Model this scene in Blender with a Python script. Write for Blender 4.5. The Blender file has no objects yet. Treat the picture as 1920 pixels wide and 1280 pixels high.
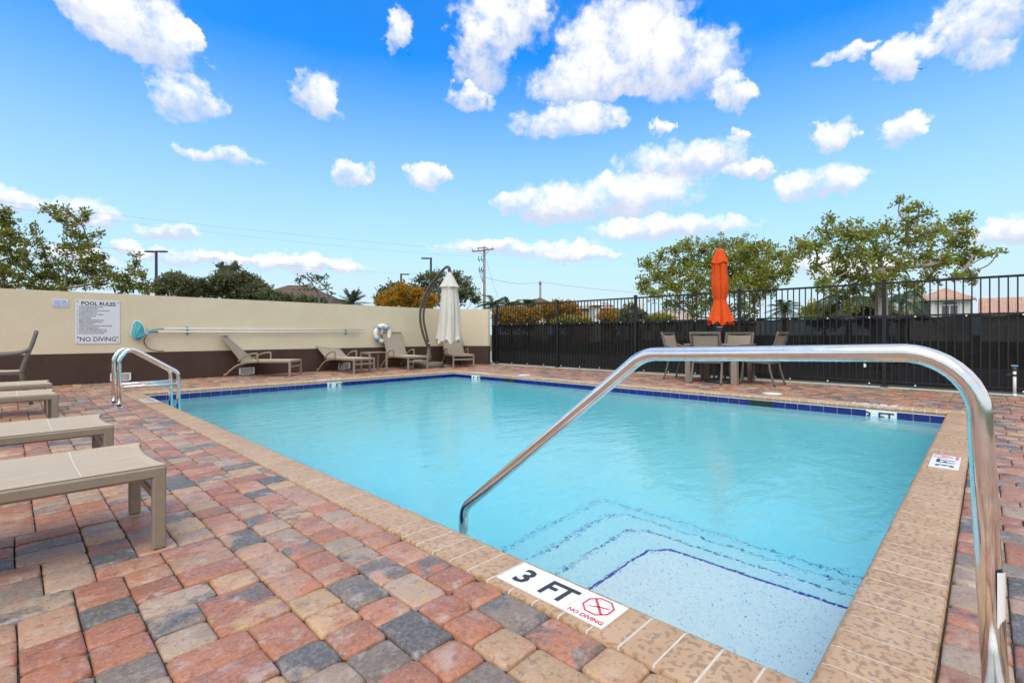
import bpy, bmesh, math, random
import numpy as np
from mathutils import Vector, Matrix
R = math.radians
random.seed(7); rng = np.random.default_rng(7)
scene = bpy.context.scene
col = scene.collection

# ------------------------------------------------------------------ camera
CAM_H = 0.90
FWD = R(44.177)                       # heading of the view, from +X towards +Y
cam_d = bpy.data.cameras.new('camera'); cam = bpy.data.objects.new('camera', cam_d); col.objects.link(cam)
cam.location = (0, 0, CAM_H); cam.rotation_euler = (R(90), 0, FWD - R(90))
cam_d.sensor_width = 36; cam_d.lens = 918 / 1920 * 36; cam_d.shift_y = -13 / 1920
cam_d.clip_start = 0.02; cam_d.clip_end = 3000
scene.camera = cam

# ------------------------------------------------------------------ sky, sun, exposure
SUN_EL, SUN_AZ = 54, 205              # degrees; azimuth from +X, counter-clockwise (behind the camera)
world = bpy.data.worlds.new('World'); scene.world = world; world.use_nodes = True
def build_world():
    nt = world.node_tree; N = nt.nodes; L = nt.links; N.clear()
    def math_(op, a, b=None, c=None, clamp=False):
        n = N.new('ShaderNodeMath'); n.operation = op; n.use_clamp = clamp
        for i, x in enumerate((a, b, c)):
            if x is None: continue
            if isinstance(x, (int, float)): n.inputs[i].default_value = x
            else: L.new(x, n.inputs[i])
        return n.outputs[0]
    def vec(op, a, b=None, c=None):
        n = N.new('ShaderNodeVectorMath'); n.operation = op
        for i, x in enumerate((a, b, c)):
            if x is None: continue
            if isinstance(x, (tuple, list)): n.inputs[i].default_value = x
            else: L.new(x, n.inputs[i])
        return n.outputs['Value'] if op in ('DOT_PRODUCT', 'LENGTH') else n.outputs['Vector']
    def noise(v, scale, detail, rough=0.55):
        n = N.new('ShaderNodeTexNoise'); n.inputs['Scale'].default_value = scale
        n.inputs['Detail'].default_value = detail; n.inputs['Roughness'].default_value = rough
        L.new(v, n.inputs['Vector']); return n
    def sstep(x, lo, hi):
        n = N.new('ShaderNodeMapRange'); n.interpolation_type = 'SMOOTHSTEP'
        n.inputs['From Min'].default_value = lo; n.inputs['From Max'].default_value = hi
        L.new(x, n.inputs['Value']); return n.outputs['Result']
    def mix(f, a, b):
        n = N.new('ShaderNodeMix'); n.data_type = 'RGBA'
        for k, x in ((0, f), (6, a), (7, b)):
            if isinstance(x, (int, float)): n.inputs[k].default_value = x
            elif isinstance(x, tuple): n.inputs[k].default_value = x
            else: L.new(x, n.inputs[k])
        return n.outputs[2]
    sky = N.new('ShaderNodeTexSky'); sky.sky_type = 'NISHITA'; sky.sun_disc = False
    sky.sun_elevation = R(SUN_EL); sky.sun_rotation = R(90 - SUN_AZ)
    sky.air_density = 1.0; sky.dust_density = 1.6; sky.ozone_density = 5.0
    hsv = N.new('ShaderNodeHueSaturation'); hsv.inputs['Saturation'].default_value = 1.42; hsv.inputs['Value'].default_value = 1.75
    L.new(sky.outputs[0], hsv.inputs['Color'])
    skyc = None
    tc = N.new('ShaderNodeTexCoord'); d = tc.outputs['Generated']
    sep = N.new('ShaderNodeSeparateXYZ'); L.new(d, sep.inputs[0])
    az = math_('ARCTAN2', sep.outputs[1], sep.outputs[0])
    el = math_('ARCSINE', sep.outputs[2])
    rel = math_('SUBTRACT', FWD, az)
    cmb = N.new('ShaderNodeCombineXYZ'); L.new(rel, cmb.inputs[0]); L.new(el, cmb.inputs[1])
    w1 = noise(d, 9, 5, 0.6); w2 = noise(d, 36, 4, 0.55)
    off = vec('MULTIPLY_ADD', w1.outputs['Color'], (.085, .05, 0), (-.0425, -.025, 0))
    off2 = vec('MULTIPLY_ADD', w2.outputs['Color'], (.06, .04, 0), (-.03, -.02, 0))
    p = vec('ADD', vec('ADD', cmb.outputs[0], off), off2)
    # clouds of this sky, as azimuth (right of the view heading), elevation, half width, half height (degrees)
    blobs = CLOUDS
    S = None; V = None
    for (a, e, ra, re) in blobs:
        a, e, ra, re = R(a), R(e), R(ra), R(re)
        q = vec('MULTIPLY_ADD', p, (1 / ra, 1 / re, 0), (-a / ra, -e / re, 0))
        w = math_('SUBTRACT', 1.0, vec('DOT_PRODUCT', q, q), clamp=True)
        S = w if S is None else math_('ADD', S, w)
        qv = vec('MULTIPLY', q, w) if False else None
        n = N.new('ShaderNodeVectorMath'); n.operation = 'SCALE'; L.new(q, n.inputs[0]); L.new(w, n.inputs['Scale'])
        V = n.outputs[0] if V is None else vec('ADD', V, n.outputs[0])
    vs = N.new('ShaderNodeSeparateXYZ'); L.new(V, vs.inputs[0])
    yy = math_('DIVIDE', vs.outputs[1], math_('MAXIMUM', S, 0.02))
    n3 = noise(d, 17, 9, 0.64)
    # the same kind of cloud everywhere else in the sky
    den = math_('ADD', math_('MAXIMUM', sep.outputs[2], 0.0), 0.22)
    pd = N.new('ShaderNodeVectorMath'); pd.operation = 'SCALE'; L.new(d, pd.inputs[0]); L.new(math_('DIVIDE', 1.0, den), pd.inputs['Scale'])
    n4 = noise(pd.outputs[0], 1.35, 8, 0.6)
    win = math_('MULTIPLY', math_('SUBTRACT', 1.0, sstep(math_('ABSOLUTE', rel), R(49), R(60))), math_('SUBTRACT', 1.0, sstep(el, R(37), R(46))))
    gen = math_('MULTIPLY', sstep(n4.outputs['Fac'], 0.30, 0.54), math_('SUBTRACT', 1.0, win))
    dens = math_('ADD', math_('MINIMUM', math_('MULTIPLY', S, 1.25), 0.95), math_('MULTIPLY_ADD', n3.outputs['Fac'], 3.0, -1.50))
    dens = math_('MULTIPLY', dens, sstep(S, 0.0, 0.40))
    cov = math_('MULTIPLY', math_('POWER', sstep(dens, -0.15, 1.15), 1.1), 0.97)
    cov = math_('MAXIMUM', cov, gen)
    cov = math_('MULTIPLY', cov, sstep(el, R(0.5), R(3)))
    base = math_('MULTIPLY', sstep(math_('ADD', yy, math_('MULTIPLY_ADD', n3.outputs['Fac'], 1.7, -0.85)), -0.55, 0.30), 1.0)
    body = mix(base, (4.0, 4.45, 5.4, 1), (6.5, 6.5, 6.6, 1))
    tint = N.new('ShaderNodeMix'); tint.data_type = 'RGBA'; tint.blend_type = 'MULTIPLY'; tint.inputs[0].default_value = 1.0
    L.new(hsv.outputs[0], tint.inputs[6]); tint.inputs[7].default_value = (.20, 1.04, 1.15, 1)
    hz_ = N.new('ShaderNodeMapRange'); hz_.inputs['From Min'].default_value = R(29); hz_.inputs['From Max'].default_value = R(4); hz_.clamp = True
    L.new(el, hz_.inputs['Value'])
    clear = mix(hz_.outputs['Result'], tint.outputs[2], (4.0, 5.3, 6.0, 1))          # humid air whitens the sky towards the horizon
    allc = mix(cov, clear, body)
    bg = N.new('ShaderNodeBackground'); bg.inputs['Strength'].default_value = 0.10
    L.new(allc, bg.inputs['Color'])
    out = N.new('ShaderNodeOutputWorld'); L.new(bg.outputs[0], out.inputs['Surface'])
    world.cycles.sampling_method = 'MANUAL'; world.cycles.sample_map_resolution = 512
def sky_dir(u, v, ru, rv):
    x, y = (u - 960) / 918, (627 - v) / 918
    k = 1 + x * x
    return (math.degrees(math.atan(x)), math.degrees(math.atan(y / math.sqrt(k))),
            math.degrees(ru / 918 / k), math.degrees(rv / 918 / math.sqrt(k)))
CLOUDS = [sky_dir(*b) for b in [
    (250, 40, 150, 62), (180, 5, 110, 34), (320, 85, 80, 55), (345, 185, 84, 44), (600, 185, 52, 48), (415, 290, 95, 19),
    (655, 324, 56, 24), (802, 330, 42, 24), (745, 58, 32, 42), (905, 70, 70, 95), (970, 25, 90, 60), (1090, 150, 120, 48),
    (1180, 75, 150, 80), (1280, 120, 130, 66), (1375, 170, 52, 36), (880, 185, 52, 26), (1065, 230, 110, 32), (1400, 248, 32, 18),
    (1550, 257, 54, 32), (1695, 248, 72, 34), (1275, 300, 150, 42), (1410, 320, 60, 22), (1540, 343, 106, 42),
    (1130, 372, 220, 46), (1030, 385, 120, 34), (1260, 428, 190, 28), (1690, 112, 62, 42), (1850, 35, 140, 74), (1850, 110, 80, 30),
    (1575, 112, 70, 16), (30, 382, 80, 30), (170, 398, 90, 34), (320, 432, 62, 20), (250, 458, 36, 17), (360, 482, 120, 20),
    (570, 494, 160, 20), (960, 462, 180, 21), (1080, 478, 110, 15), (1890, 432, 80, 32), (120, 482, 140, 26), (1560, 500, 200, 24), (1240, 235, 26, 18)]]
build_world()
sun_d = bpy.data.lights.new('sun', 'SUN'); sun = bpy.data.objects.new('sun', sun_d); col.objects.link(sun)
sun_d.energy = 1.5; sun_d.angle = R(50); sun_d.color = (1.0, 0.92, 0.80)
sd = Vector((math.cos(R(SUN_EL)) * math.cos(R(SUN_AZ)), math.cos(R(SUN_EL)) * math.sin(R(SUN_AZ)), math.sin(R(SUN_EL))))
sun.rotation_euler = sd.to_track_quat('Z', 'Y').to_euler()
vs_ = scene.view_settings; vs_.view_transform = 'Standard'; vs_.look = 'None'; vs_.gamma = 1; vs_.use_curve_mapping = False
vs_.exposure = 0.74
cy = scene.cycles
cy.use_denoising = True; cy.max_bounces = 14; cy.transmission_bounces = 10; cy.transparent_max_bounces = 12
cy.glossy_bounces = 6; cy.diffuse_bounces = 5; cy.caustics_refractive = True; cy.caustics_reflective = False
cy.sample_clamp_indirect = 12; cy.blur_glossy = 0.5

# ------------------------------------------------------------------ helpers
class NT:
    """small wrapper for writing node materials"""
    def __init__(self, name):
        self.m = bpy.data.materials.new(name); self.m.use_nodes = True
        self.t = self.m.node_tree; self.t.nodes.clear()
        self.out = self.t.nodes.new('ShaderNodeOutputMaterial')
    def n(self, typ, **kw):
        nd = self.t.nodes.new(typ)
        ins = kw.pop('ins', {})
        for k, v in kw.items(): setattr(nd, k, v)
        for k, v in ins.items():
            s = nd.inputs[k]
            if hasattr(v, 'links') or isinstance(v, bpy.types.NodeSocket): self.t.links.new(v, s)
            else: s.default_value = v
        return nd
    def noise(self, scale, detail=4, rough=.55, vec=None, dist=0):
        nd = self.n('ShaderNodeTexNoise', ins={'Scale': scale, 'Detail': detail, 'Roughness': rough, 'Distortion': dist})
        self.t.links.new(vec if vec is not None else self.obj(), nd.inputs['Vector']); return nd.outputs['Fac']
    def obj(self):
        if not hasattr(self, '_o'): self._o = self.n('ShaderNodeNewGeometry').outputs['Position']
        return self._o
    def ramp(self, fac, stops, interp='LINEAR'):
        nd = self.n('ShaderNodeValToRGB'); r = nd.color_ramp; r.interpolation = interp
        while len(r.elements) < len(stops): r.elements.new(.5)
        for e, (p, c) in zip(r.elements, stops): e.position = p; e.color = (*c, 1) if len(c) == 3 else c
        self.t.links.new(fac, nd.inputs[0]); return nd.outputs['Color']
    def sstep(self, x, lo, hi):
        nd = self.n('ShaderNodeMapRange', interpolation_type='SMOOTHSTEP', ins={'From Min': lo, 'From Max': hi}); self.t.links.new(x, nd.inputs['Value']); return nd.outputs['Result']
    def mix(self, f, a, b, blend='MIX'):
        nd = self.n('ShaderNodeMix', data_type='RGBA', blend_type=blend)
        for k, x in ((0, f), (6, a), (7, b)):
            if isinstance(x, bpy.types.NodeSocket): self.t.links.new(x, nd.inputs[k])
            else: nd.inputs[k].default_value = (*x, 1) if isinstance(x, tuple) and len(x) == 3 else x
        return nd.outputs[2]
    def math(self, op, a, b=None, clamp=False):
        nd = self.n('ShaderNodeMath', operation=op, use_clamp=clamp)
        for i, x in enumerate((a, b)):
            if x is None: continue
            if isinstance(x, bpy.types.NodeSocket): self.t.links.new(x, nd.inputs[i])
            else: nd.inputs[i].default_value = x
        return nd.outputs[0]
    def attr(self, name, out='Fac'):
        return self.n('ShaderNodeAttribute', attribute_name=name).outputs[out]
    def bump(self, h, strength=.3, dist=.01, normal=None):
        nd = self.n('ShaderNodeBump', ins={'Strength': strength, 'Distance': dist, 'Height': h})
        if normal is not None: self.t.links.new(normal, nd.inputs['Normal'])
        return nd.outputs['Normal']
    def bsdf(self, color, rough=.5, metal=0, normal=None, spec=.5, **ins):
        b = self.n('ShaderNodeBsdfPrincipled')
        for k, x in (('Base Color', color), ('Roughness', rough), ('Metallic', metal), ('Specular IOR Level', spec), *ins.items()):
            if isinstance(x, bpy.types.NodeSocket): self.t.links.new(x, b.inputs[k])
            else: b.inputs[k].default_value = (*x, 1) if isinstance(x, tuple) and len(x) == 3 else x
        if normal is not None: self.t.links.new(normal, b.inputs['Normal'])
        return b.outputs[0]
    def done(self, shader, volume=None):
        self.t.links.new(shader, self.out.inputs['Surface'])
        if volume is not None: self.t.links.new(volume, self.out.inputs['Volume'])
        return self.m

def basic(name, c, rough=.5, var=.12, scale=8, bump=.0, bscale=60, metal=0, spec=.5):
    t = NT(name)
    n = t.noise(scale, 5)
    k = tuple(max(0, x * (1 - var)) for x in c); k2 = tuple(min(1, x * (1 + var)) for x in c)
    colr = t.ramp(n, [(.3, k), (.7, k2)])
    nm = t.bump(t.noise(bscale, 3), bump, .004) if bump else None
    return t.done(t.bsdf(colr, rough, metal, nm, spec))

class MB:
    def __init__(self): self.v = []; self.f = []
    def add(self, vs, fs):
        o = len(self.v); self.v += [tuple(p) for p in vs]; self.f += [tuple(i + o for i in f) for f in fs]; return self
    def box(self, c, s, rz=0):
        x, y, z = (k / 2 for k in s); ca, sa = math.cos(rz), math.sin(rz)
        P = [(i * x, j * y, k * z) for k in (-1, 1) for j in (-1, 1) for i in (-1, 1)]
        P = [(c[0] + a * ca - b * sa, c[1] + a * sa + b * ca, c[2] + d) for a, b, d in P]
        return self.add(P, [(0, 2, 3, 1), (4, 5, 7, 6), (0, 1, 5, 4), (2, 6, 7, 3), (0, 4, 6, 2), (1, 3, 7, 5)])
    def rbox(self, c, s, b=.006, rz=0):
        """box with chamfered edges"""
        bm = bmesh.new(); bmesh.ops.create_cube(bm, size=1)
        bmesh.ops.scale(bm, vec=s, verts=bm.verts); bmesh.ops.bevel(bm, geom=bm.edges[:], offset=b, segments=1, affect='EDGES')
        bmesh.ops.rotate(bm, matrix=Matrix.Rotation(rz, 3, 'Z'), verts=bm.verts); bmesh.ops.translate(bm, vec=c, verts=bm.verts)
        bm.verts.index_update()
        self.add([v.co[:] for v in bm.verts], [[v.index for v in f.verts] for f in bm.faces]); bm.free(); return self
    def bar(self, p, q, w, h, b=0.0, up=(0, 0, 1)):
        p, q = Vector(p), Vector(q); d = (q - p); L = d.length; d.normalize()
        upv = Vector(up)
        if abs(d.dot(upv)) > .99: upv = Vector((1, 0, 0))
        s = d.cross(upv).normalized(); u = s.cross(d).normalized()
        P = []
        for t in (0, L):
            for (i, j) in ((-1, -1), (1, -1), (1, 1), (-1, 1)):
                P.append(p + d * t + s * (i * w / 2) + u * (j * h / 2))
        return self.add(P, [(0, 1, 2, 3), (7, 6, 5, 4), (0, 4, 5, 1), (1, 5, 6, 2), (2, 6, 7, 3), (3, 7, 4, 0)])
    def tube(self, pts, r, n=8, cap=True, flat=1.0):
        pts = [Vector(p) for p in pts]; m = len(pts)
        rr = r if isinstance(r, (list, tuple)) else [r] * m
        t0 = (pts[1] - pts[0]).normalized()
        u = t0.orthogonal().normalized() if abs(t0.z) > .9 else t0.cross(Vector((0, 0, 1))).normalized()
        V = []
        for i, p in enumerate(pts):
            if i == 0: t = t0
            elif i == m - 1: t = (pts[i] - pts[i - 1]).normalized()
            else: t = ((pts[i + 1] - p).normalized() + (p - pts[i - 1]).normalized()).normalized()
            u = (u - t * u.dot(t)).normalized(); w = t.cross(u)
            for k in range(n):
                a = 2 * math.pi * k / n
                V.append(p + u * (math.cos(a) * rr[i]) + w * (math.sin(a) * rr[i] * flat))
        F = [(i * n + k, i * n + (k + 1) % n, (i + 1) * n + (k + 1) % n, (i + 1) * n + k) for i in range(m - 1) for k in range(n)]
        if cap: F += [tuple(range(n))[::-1], tuple(range((m - 1) * n, m * n))]
        return self.add(V, F)
    def lathe(self, prof, c=(0, 0, 0), n=24, cap=True, fold=None):
        V = []
        for i, (r, z) in enumerate(prof):
            for k in range(n):
                a = 2 * math.pi * k / n
                rr = r * (fold(a, z, i) if fold else 1)
                V.append((c[0] + rr * math.cos(a), c[1] + rr * math.sin(a), c[2] + z))
        m = len(prof)
        F = [(i * n + k, i * n + (k + 1) % n, (i + 1) * n + (k + 1) % n, (i + 1) * n + k) for i in range(m - 1) for k in range(n)]
        if cap: F += [tuple(range(n))[::-1], tuple(range((m - 1) * n, m * n))]
        return self.add(V, F)
    def prism(self, poly, z0, z1):
        n = len(poly)
        V = [(x, y, z0) for x, y in poly] + [(x, y, z1) for x, y in poly]
        return self.add(V, [tuple(range(n))[::-1], tuple(range(n, 2 * n))] + [(i, (i + 1) % n, n + (i + 1) % n, n + i) for i in range(n)])
    def mesh(self, name, mat, smooth=False):
        me = bpy.data.meshes.new(name); me.from_pydata(self.v, [], self.f)
        me.materials.append(mat)
        if smooth: me.shade_smooth()
        me.update(); return me
    def build(self, name, mat, parent=None, smooth=False, loc=None):
        return link(name, self.mesh(name, mat, smooth), parent, loc)
def link(name, data, parent=None, loc=None):
    o = bpy.data.objects.new(name, data); col.objects.link(o)
    if parent is not None: o.parent = parent
    if loc is not None: o.location = loc
    return o
def tag(o, label=None, cat=None, group=None, kind=None):
    if label: o['label'] = label
    if cat: o['category'] = cat
    if group: o['group'] = group
    if kind: o['kind'] = kind
    return o
def empty(name, loc=(0, 0, 0), rz=0, label=None, cat=None, group=None):
    o = bpy.data.objects.new(name, None); col.objects.link(o); o.location = loc; o.rotation_euler = (0, 0, rz)
    o.empty_display_size = .1
    return tag(o, label, cat, group)
def copy_tree(o, parent=None):
    c = o.copy(); col.objects.link(c); c.parent = parent
    for ch in o.children: copy_tree(ch, c)
    return c
def autosmooth(me, ang=40):
    me.shade_smooth()
    bm = bmesh.new(); bm.from_mesh(me)
    for e in bm.edges:
        if len(e.link_faces) == 2 and e.calc_face_angle(0) > R(ang): e.smooth = False
    bm.to_mesh(me); bm.free(); return me
def away(side, fwd):
    """ground point so many metres to the right of the view heading and so many ahead"""
    c, s = math.cos(FWD), math.sin(FWD)
    return (fwd * c + side * s, fwd * s - side * c)
def smoothpath(pts, k=5, closed=False):
    pts = [Vector(p) for p in pts]; out = []
    for i in range(len(pts) - 1):
        p0 = pts[max(i - 1, 0)]; p1 = pts[i]; p2 = pts[i + 1]; p3 = pts[min(i + 2, len(pts) - 1)]
        for j in range(k):
            t = j / k
            out.append(.5 * ((2 * p1) + (p2 - p0) * t + (2 * p0 - 5 * p1 + 4 * p2 - p3) * t * t + (3 * p1 - p0 - 3 * p2 + p3) * t ** 3))
    out.append(pts[-1]); return out
texts = []
def text(name, body, size, mat, parent, origin, xax, yax, align='LEFT', bold=0.0, sx=1.0):
    texts.append((name, body, size, mat, parent, origin, xax, yax, align, bold, sx))
def flush_texts():
    made = []
    for (name, body, size, mat, parent, origin, xax, yax, align, bold, sx) in texts:
        cu = bpy.data.curves.new(name, 'FONT'); cu.body = body; cu.size = size; cu.align_x = align; cu.align_y = 'BOTTOM_BASELINE'
        cu.offset = bold; cu.resolution_u = 2
        o = bpy.data.objects.new('tmp', cu); col.objects.link(o); made.append(o)
    dg = bpy.context.evaluated_depsgraph_get(); dg.update()
    for o, (name, body, size, mat, parent, origin, xax, yax, align, bold, sx) in zip(made, texts):
        me = bpy.data.meshes.new_from_object(o.evaluated_get(dg)); me.name = name
        X = Vector(xax); Y = Vector(yax); Z = X.cross(Y)
        M = Matrix(((X.x * sx, Y.x, Z.x, origin[0]), (X.y * sx, Y.y, Z.y, origin[1]), (X.z * sx, Y.z, Z.z, origin[2]), (0, 0, 0, 1)))
        me.transform(M); me.materials.clear(); me.materials.append(mat)
        link(name, me, parent)
        cu = o.data; bpy.data.objects.remove(o); bpy.data.curves.remove(cu)

# ------------------------------------------------------------------ materials
def m_paver():
    t = NT('tumbled paver'); pos = t.obj()
    base = t.attr('tone', 'Color'); rnd = t.attr('rnd')
    sep = t.n('ShaderNodeVectorMath', operation='SCALE', ins={0: base, 'Scale': 0.0})
    shift = t.n('ShaderNodeVectorMath', operation='MULTIPLY_ADD', ins={0: base, 1: (37., 53., 71.), 2: pos}).outputs[0]
    blot = t.noise(6.5, 5, .6, shift, .6)
    tone2 = t.attr('tone2', 'Color')
    c = t.mix(t.math('MULTIPLY', t.sstep(blot, .44, .58), .85), base, tone2)
    fine = t.noise(70, 4, .6)
    c = t.mix(t.sstep(fine, .35, .8), c, t.mix(.30, c, (.55, .42, .36)), 'MIX')
    c = t.mix(t.math('MULTIPLY', t.sstep(t.noise(120, 4, .7), .50, .72), .55), c, t.mix(.75, c, (.05, .035, .03)))
    c = t.mix(t.math('MULTIPLY', t.sstep(t.noise(19, 5, .7, shift), .52, .70), .45), c, t.mix(.6, c, (.09, .075, .07)))
    bloom_sheen = t.noise(13, 4, .65, shift)
    c = t.mix(t.math('MULTIPLY', t.sstep(bloom_sheen, .52, .74), .5), c, (.52, .44, .39))  # whitish bloom patches, made paler to paint in the sky's sheen on the deck
    spots = t.noise(34, 2, .5, pos, .3)
    wet = t.math('MULTIPLY', t.sstep(spots, .60, .66), .55)
    c = t.mix(wet, c, t.mix(.55, c, (.10, .05, .035)))
    grit = t.n('ShaderNodeTexVoronoi', ins={'Scale': 210.0, 'Vector': pos}).outputs['Distance']
    g = t.math('MULTIPLY', t.math('LESS_THAN', grit, .14), t.math('GREATER_THAN', t.noise(30, 2), .56))
    c = t.mix(t.math('MULTIPLY', g, .8), c, (.75, .7, .66))
    h = t.math('ADD', t.noise(26, 6, .65), t.math('MULTIPLY', fine, .5))
    h = t.math('ADD', h, t.math('MULTIPLY', t.noise(210, 3, .6), .22))
    nm = t.bump(h, .42, .006)
    rough = t.math('SUBTRACT', .43, t.math('MULTIPLY', wet, .30))
    return t.done(t.bsdf(c, rough, 0, nm, .5))
def m_coping():
    t = NT('coping brick'); pos = t.obj()
    rnd = t.n('ShaderNodeObjectInfo').outputs['Random']
    c = t.ramp(t.noise(7, 4), [(.3, (.46, .285, .165)), (.7, (.57, .385, .24))])
    c = t.mix(t.math('MULTIPLY', rnd, .4), c, (.44, .25, .14))
    sp = t.math('ADD', t.noise(50, 1.6, .5, pos, .1), t.math('MULTIPLY', t.noise(3.1, 3), .22))
    wet = t.sstep(sp, .648, .68)
    c = t.mix(t.math('MULTIPLY', wet, .58), c, (.27, .140, .062))
    c = t.mix(t.sstep(t.noise(160, 2), .6, .8), c, t.mix(.2, c, (.2, .13, .08)))
    nm = t.bump(t.noise(90, 4), .25, .002)
    return t.done(t.bsdf(c, t.math('SUBTRACT', .6, t.math('MULTIPLY', wet, .3)), 0, nm))
def m_plaster():
    t = NT('speckled pool plaster'); pos = t.obj()
    c = t.ramp(t.noise(3, 4), [(.3, (.88, .91, .92)), (.7, (.92, .945, .95))])
    for sc, th, k in ((115, .21, (.03, .10, .45)), (70, .13, (.02, .05, .2)), (190, .2, (.2, .35, .6))):
        v = t.n('ShaderNodeTexVoronoi', ins={'Scale': float(sc), 'Vector': pos, 'Randomness': 1.0})
        sel = t.math('GREATER_THAN', t.n('ShaderNodeSeparateColor', ins={0: v.outputs['Color']}).outputs[0], .55)
        c = t.mix(t.math('MULTIPLY', t.math('LESS_THAN', v.outputs['Distance'], th), sel), c, k)
    return t.done(t.bsdf(c, .7))
def m_water():
    t = NT('pool water'); pos = t.obj()
    mp = t.n('ShaderNodeMapping', ins={'Vector': pos, 'Rotation': (0, 0, R(-46)), 'Scale': (1.0, 1.9, 1.0)}).outputs[0]
    a = t.noise(2.6, 3, .5, mp, .6); b = t.noise(9, 3, .55, mp, .8); c = t.noise(34, 2, .5, mp)
    h = t.math('ADD', t.math('MULTIPLY', a, 1.0), t.math('ADD', t.math('MULTIPLY', b, .36), t.math('MULTIPLY', c, .05)))
    nm = t.bump(h, 1.0, .0082)
    g = t.n('ShaderNodeBsdfGlass', ins={'Color': (1, 1, 1, 1), 'Roughness': 0.0, 'IOR': 1.33, 'Normal': nm})
    ab = t.n('ShaderNodeVolumeAbsorption', ins={'Color': (.0, .942, .990, 1), 'Density': .50})
    return t.done(g.outputs[0], ab.outputs[0])
def m_stucco():
    t = NT('cream stucco'); pos = t.obj()
    c = t.ramp(t.noise(1.2, 6, .65), [(.25, (.66, .555, .39)), (.7, (.73, .625, .455))])
    mp = t.n('ShaderNodeMapping', ins={'Vector': pos, 'Scale': (1, 1, 1.5)}).outputs[0]
    h = t.math('ADD', t.noise(22, 5, .6, mp, .5), t.math('MULTIPLY', t.noise(75, 3, .6), .35))
    return t.done(t.bsdf(c, .85, 0, t.bump(h, .42, .010), .2))
def m_band():
    t = NT('brown painted stucco'); pos = t.obj()
    c = t.ramp(t.noise(2.2, 5), [(.3, (.060, .034, .025)), (.7, (.082, .047, .036))])
    z = t.n('ShaderNodeSeparateXYZ', ins={0: pos}).outputs[2]
    dirt = t.math('MULTIPLY', t.sstep(t.noise(5, 5, .7), .55, .8), .35)
    c = t.mix(dirt, c, (.13, .09, .07))
    v = t.n('ShaderNodeTexVoronoi', ins={'Scale': 9.0, 'Vector': pos})
    c = t.mix(t.math('MULTIPLY', t.math('LESS_THAN', v.outputs['Distance'], .05), t.math('GREATER_THAN', t.noise(1.3, 2), .52)), c, (.35, .28, .22))
    return t.done(t.bsdf(c, .75, 0, t.bump(t.noise(45, 5, .6), .5, .006), .3))
def m_steel():
    t = NT('stainless steel'); pos = t.obj()
    r = t.ramp(t.noise(14, 5, .7), [(.35, (.09, .09, .09)), (.75, (.22, .22, .22))])
    c = t.ramp(t.noise(30, 4, .7), [(.3, (.76, .73, .69)), (.7, (.86, .835, .80))])
    return t.done(t.bsdf(c, r, 1.0, t.bump(t.noise(240, 2), .03, .001)))
def m_screen():
    t = NT('black privacy mesh'); pos = t.obj()
    d = t.bsdf(t.ramp(t.noise(3, 6, .7), [(.3, (.007, .007, .008)), (.75, (.015, .0145, .016))]), .9, 0, t.bump(t.noise(14, 4), .5, .02), .08)
    tr = t.n('ShaderNodeBsdfTransparent', ins={'Color': (1, 1, 1, 1)}).outputs[0]
    f = t.ramp(t.noise(1.7, 3), [(.3, (.945,) * 3), (.7, (.975,) * 3)])
    mx = t.n('ShaderNodeMixShader', ins={0: f, 1: tr, 2: d}); return t.done(mx.outputs[0])
def m_leaf(name, c1, c2, c3, trans=.35):
    t = NT(name); r = t.attr('rnd')
    c = t.ramp(r, [(0, c1), (.55, c2), (.93, c2), (1, c3)])
    a = t.bsdf(c, .5, 0, None, .35)
    b = t.n('ShaderNodeBsdfTranslucent'); t.t.links.new(c, b.inputs[0])
    mx = t.n('ShaderNodeMixShader', ins={0: trans, 1: a, 2: b.outputs[0]}); return t.done(mx.outputs[0])
def m_sling(name, c):
    t = NT(name); pos = t.n('ShaderNodeTexCoord').outputs['Object']
    w = t.n('ShaderNodeTexWave', bands_direction='Y', ins={'Scale': 130.0, 'Distortion': 1.5, 'Detail': 1.0, 'Vector': pos}).outputs['Fac']
    st = t.noise(6, 4, .6, t.n('ShaderNodeMapping', ins={'Vector': pos, 'Scale': (1, 14, 1)}).outputs[0])
    k = tuple(x * .76 for x in c); cc = t.ramp(st, [(.3, k), (.7, c)])
    cc = t.mix(t.math('MULTIPLY', w, .12), cc, tuple(x * .6 for x in c))
    return t.done(t.bsdf(cc, .7, 0, t.bump(w, .15, .001), .3))
def m_canopy(name, c):
    t = NT(name); pos = t.obj()
    c0 = t.ramp(t.noise(4, 4), [(.3, tuple(x * .93 for x in c)), (.7, c)])
    a = t.bsdf(c0, .8, 0, t.bump(t.noise(420, 2), .1, .001), .15)
    b = t.n('ShaderNodeBsdfTranslucent'); t.t.links.new(c0, b.inputs[0])
    mx = t.n('ShaderNodeMixShader', ins={0: .25, 1: a, 2: b.outputs[0]}); return t.done(mx.outputs[0])
def m_roof(name, a, b):
    t = NT(name); pos = t.n('ShaderNodeTexCoord').outputs['Object']
    c = t.ramp(t.noise(1.6, 6, .75), [(.3, a), (.7, b)])
    c = t.mix(t.math('MULTIPLY', t.noise(.5, 3), .25), c, tuple(x * .6 for x in a))
    return t.done(t.bsdf(c, .8, 0, None, .2))
PAVER = m_paver(); COPING = m_coping(); PLASTER = m_plaster(); WATER = m_water(); STUCCO = m_stucco(); BAND = m_band()
STEEL = m_steel(); SCREEN = m_screen()
GROUT = basic('pale grout', (.60, .53, .46), .9, .1, 30)
SAND = basic('joint sand', (.05, .040, .034), .95, .3, 40)
TILE = basic('cobalt waterline tile', (.008, .014, .16), .12, .25, 9)
EDGE = basic('blue step edge tile', (.008, .03, .34), .3, .2, 9)
WHITE = basic('white glazed tile', (.80, .80, .80), .3, .03, 9)
INK = basic('dark lettering', (.03, .03, .035), .5, .1, 9)
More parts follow.
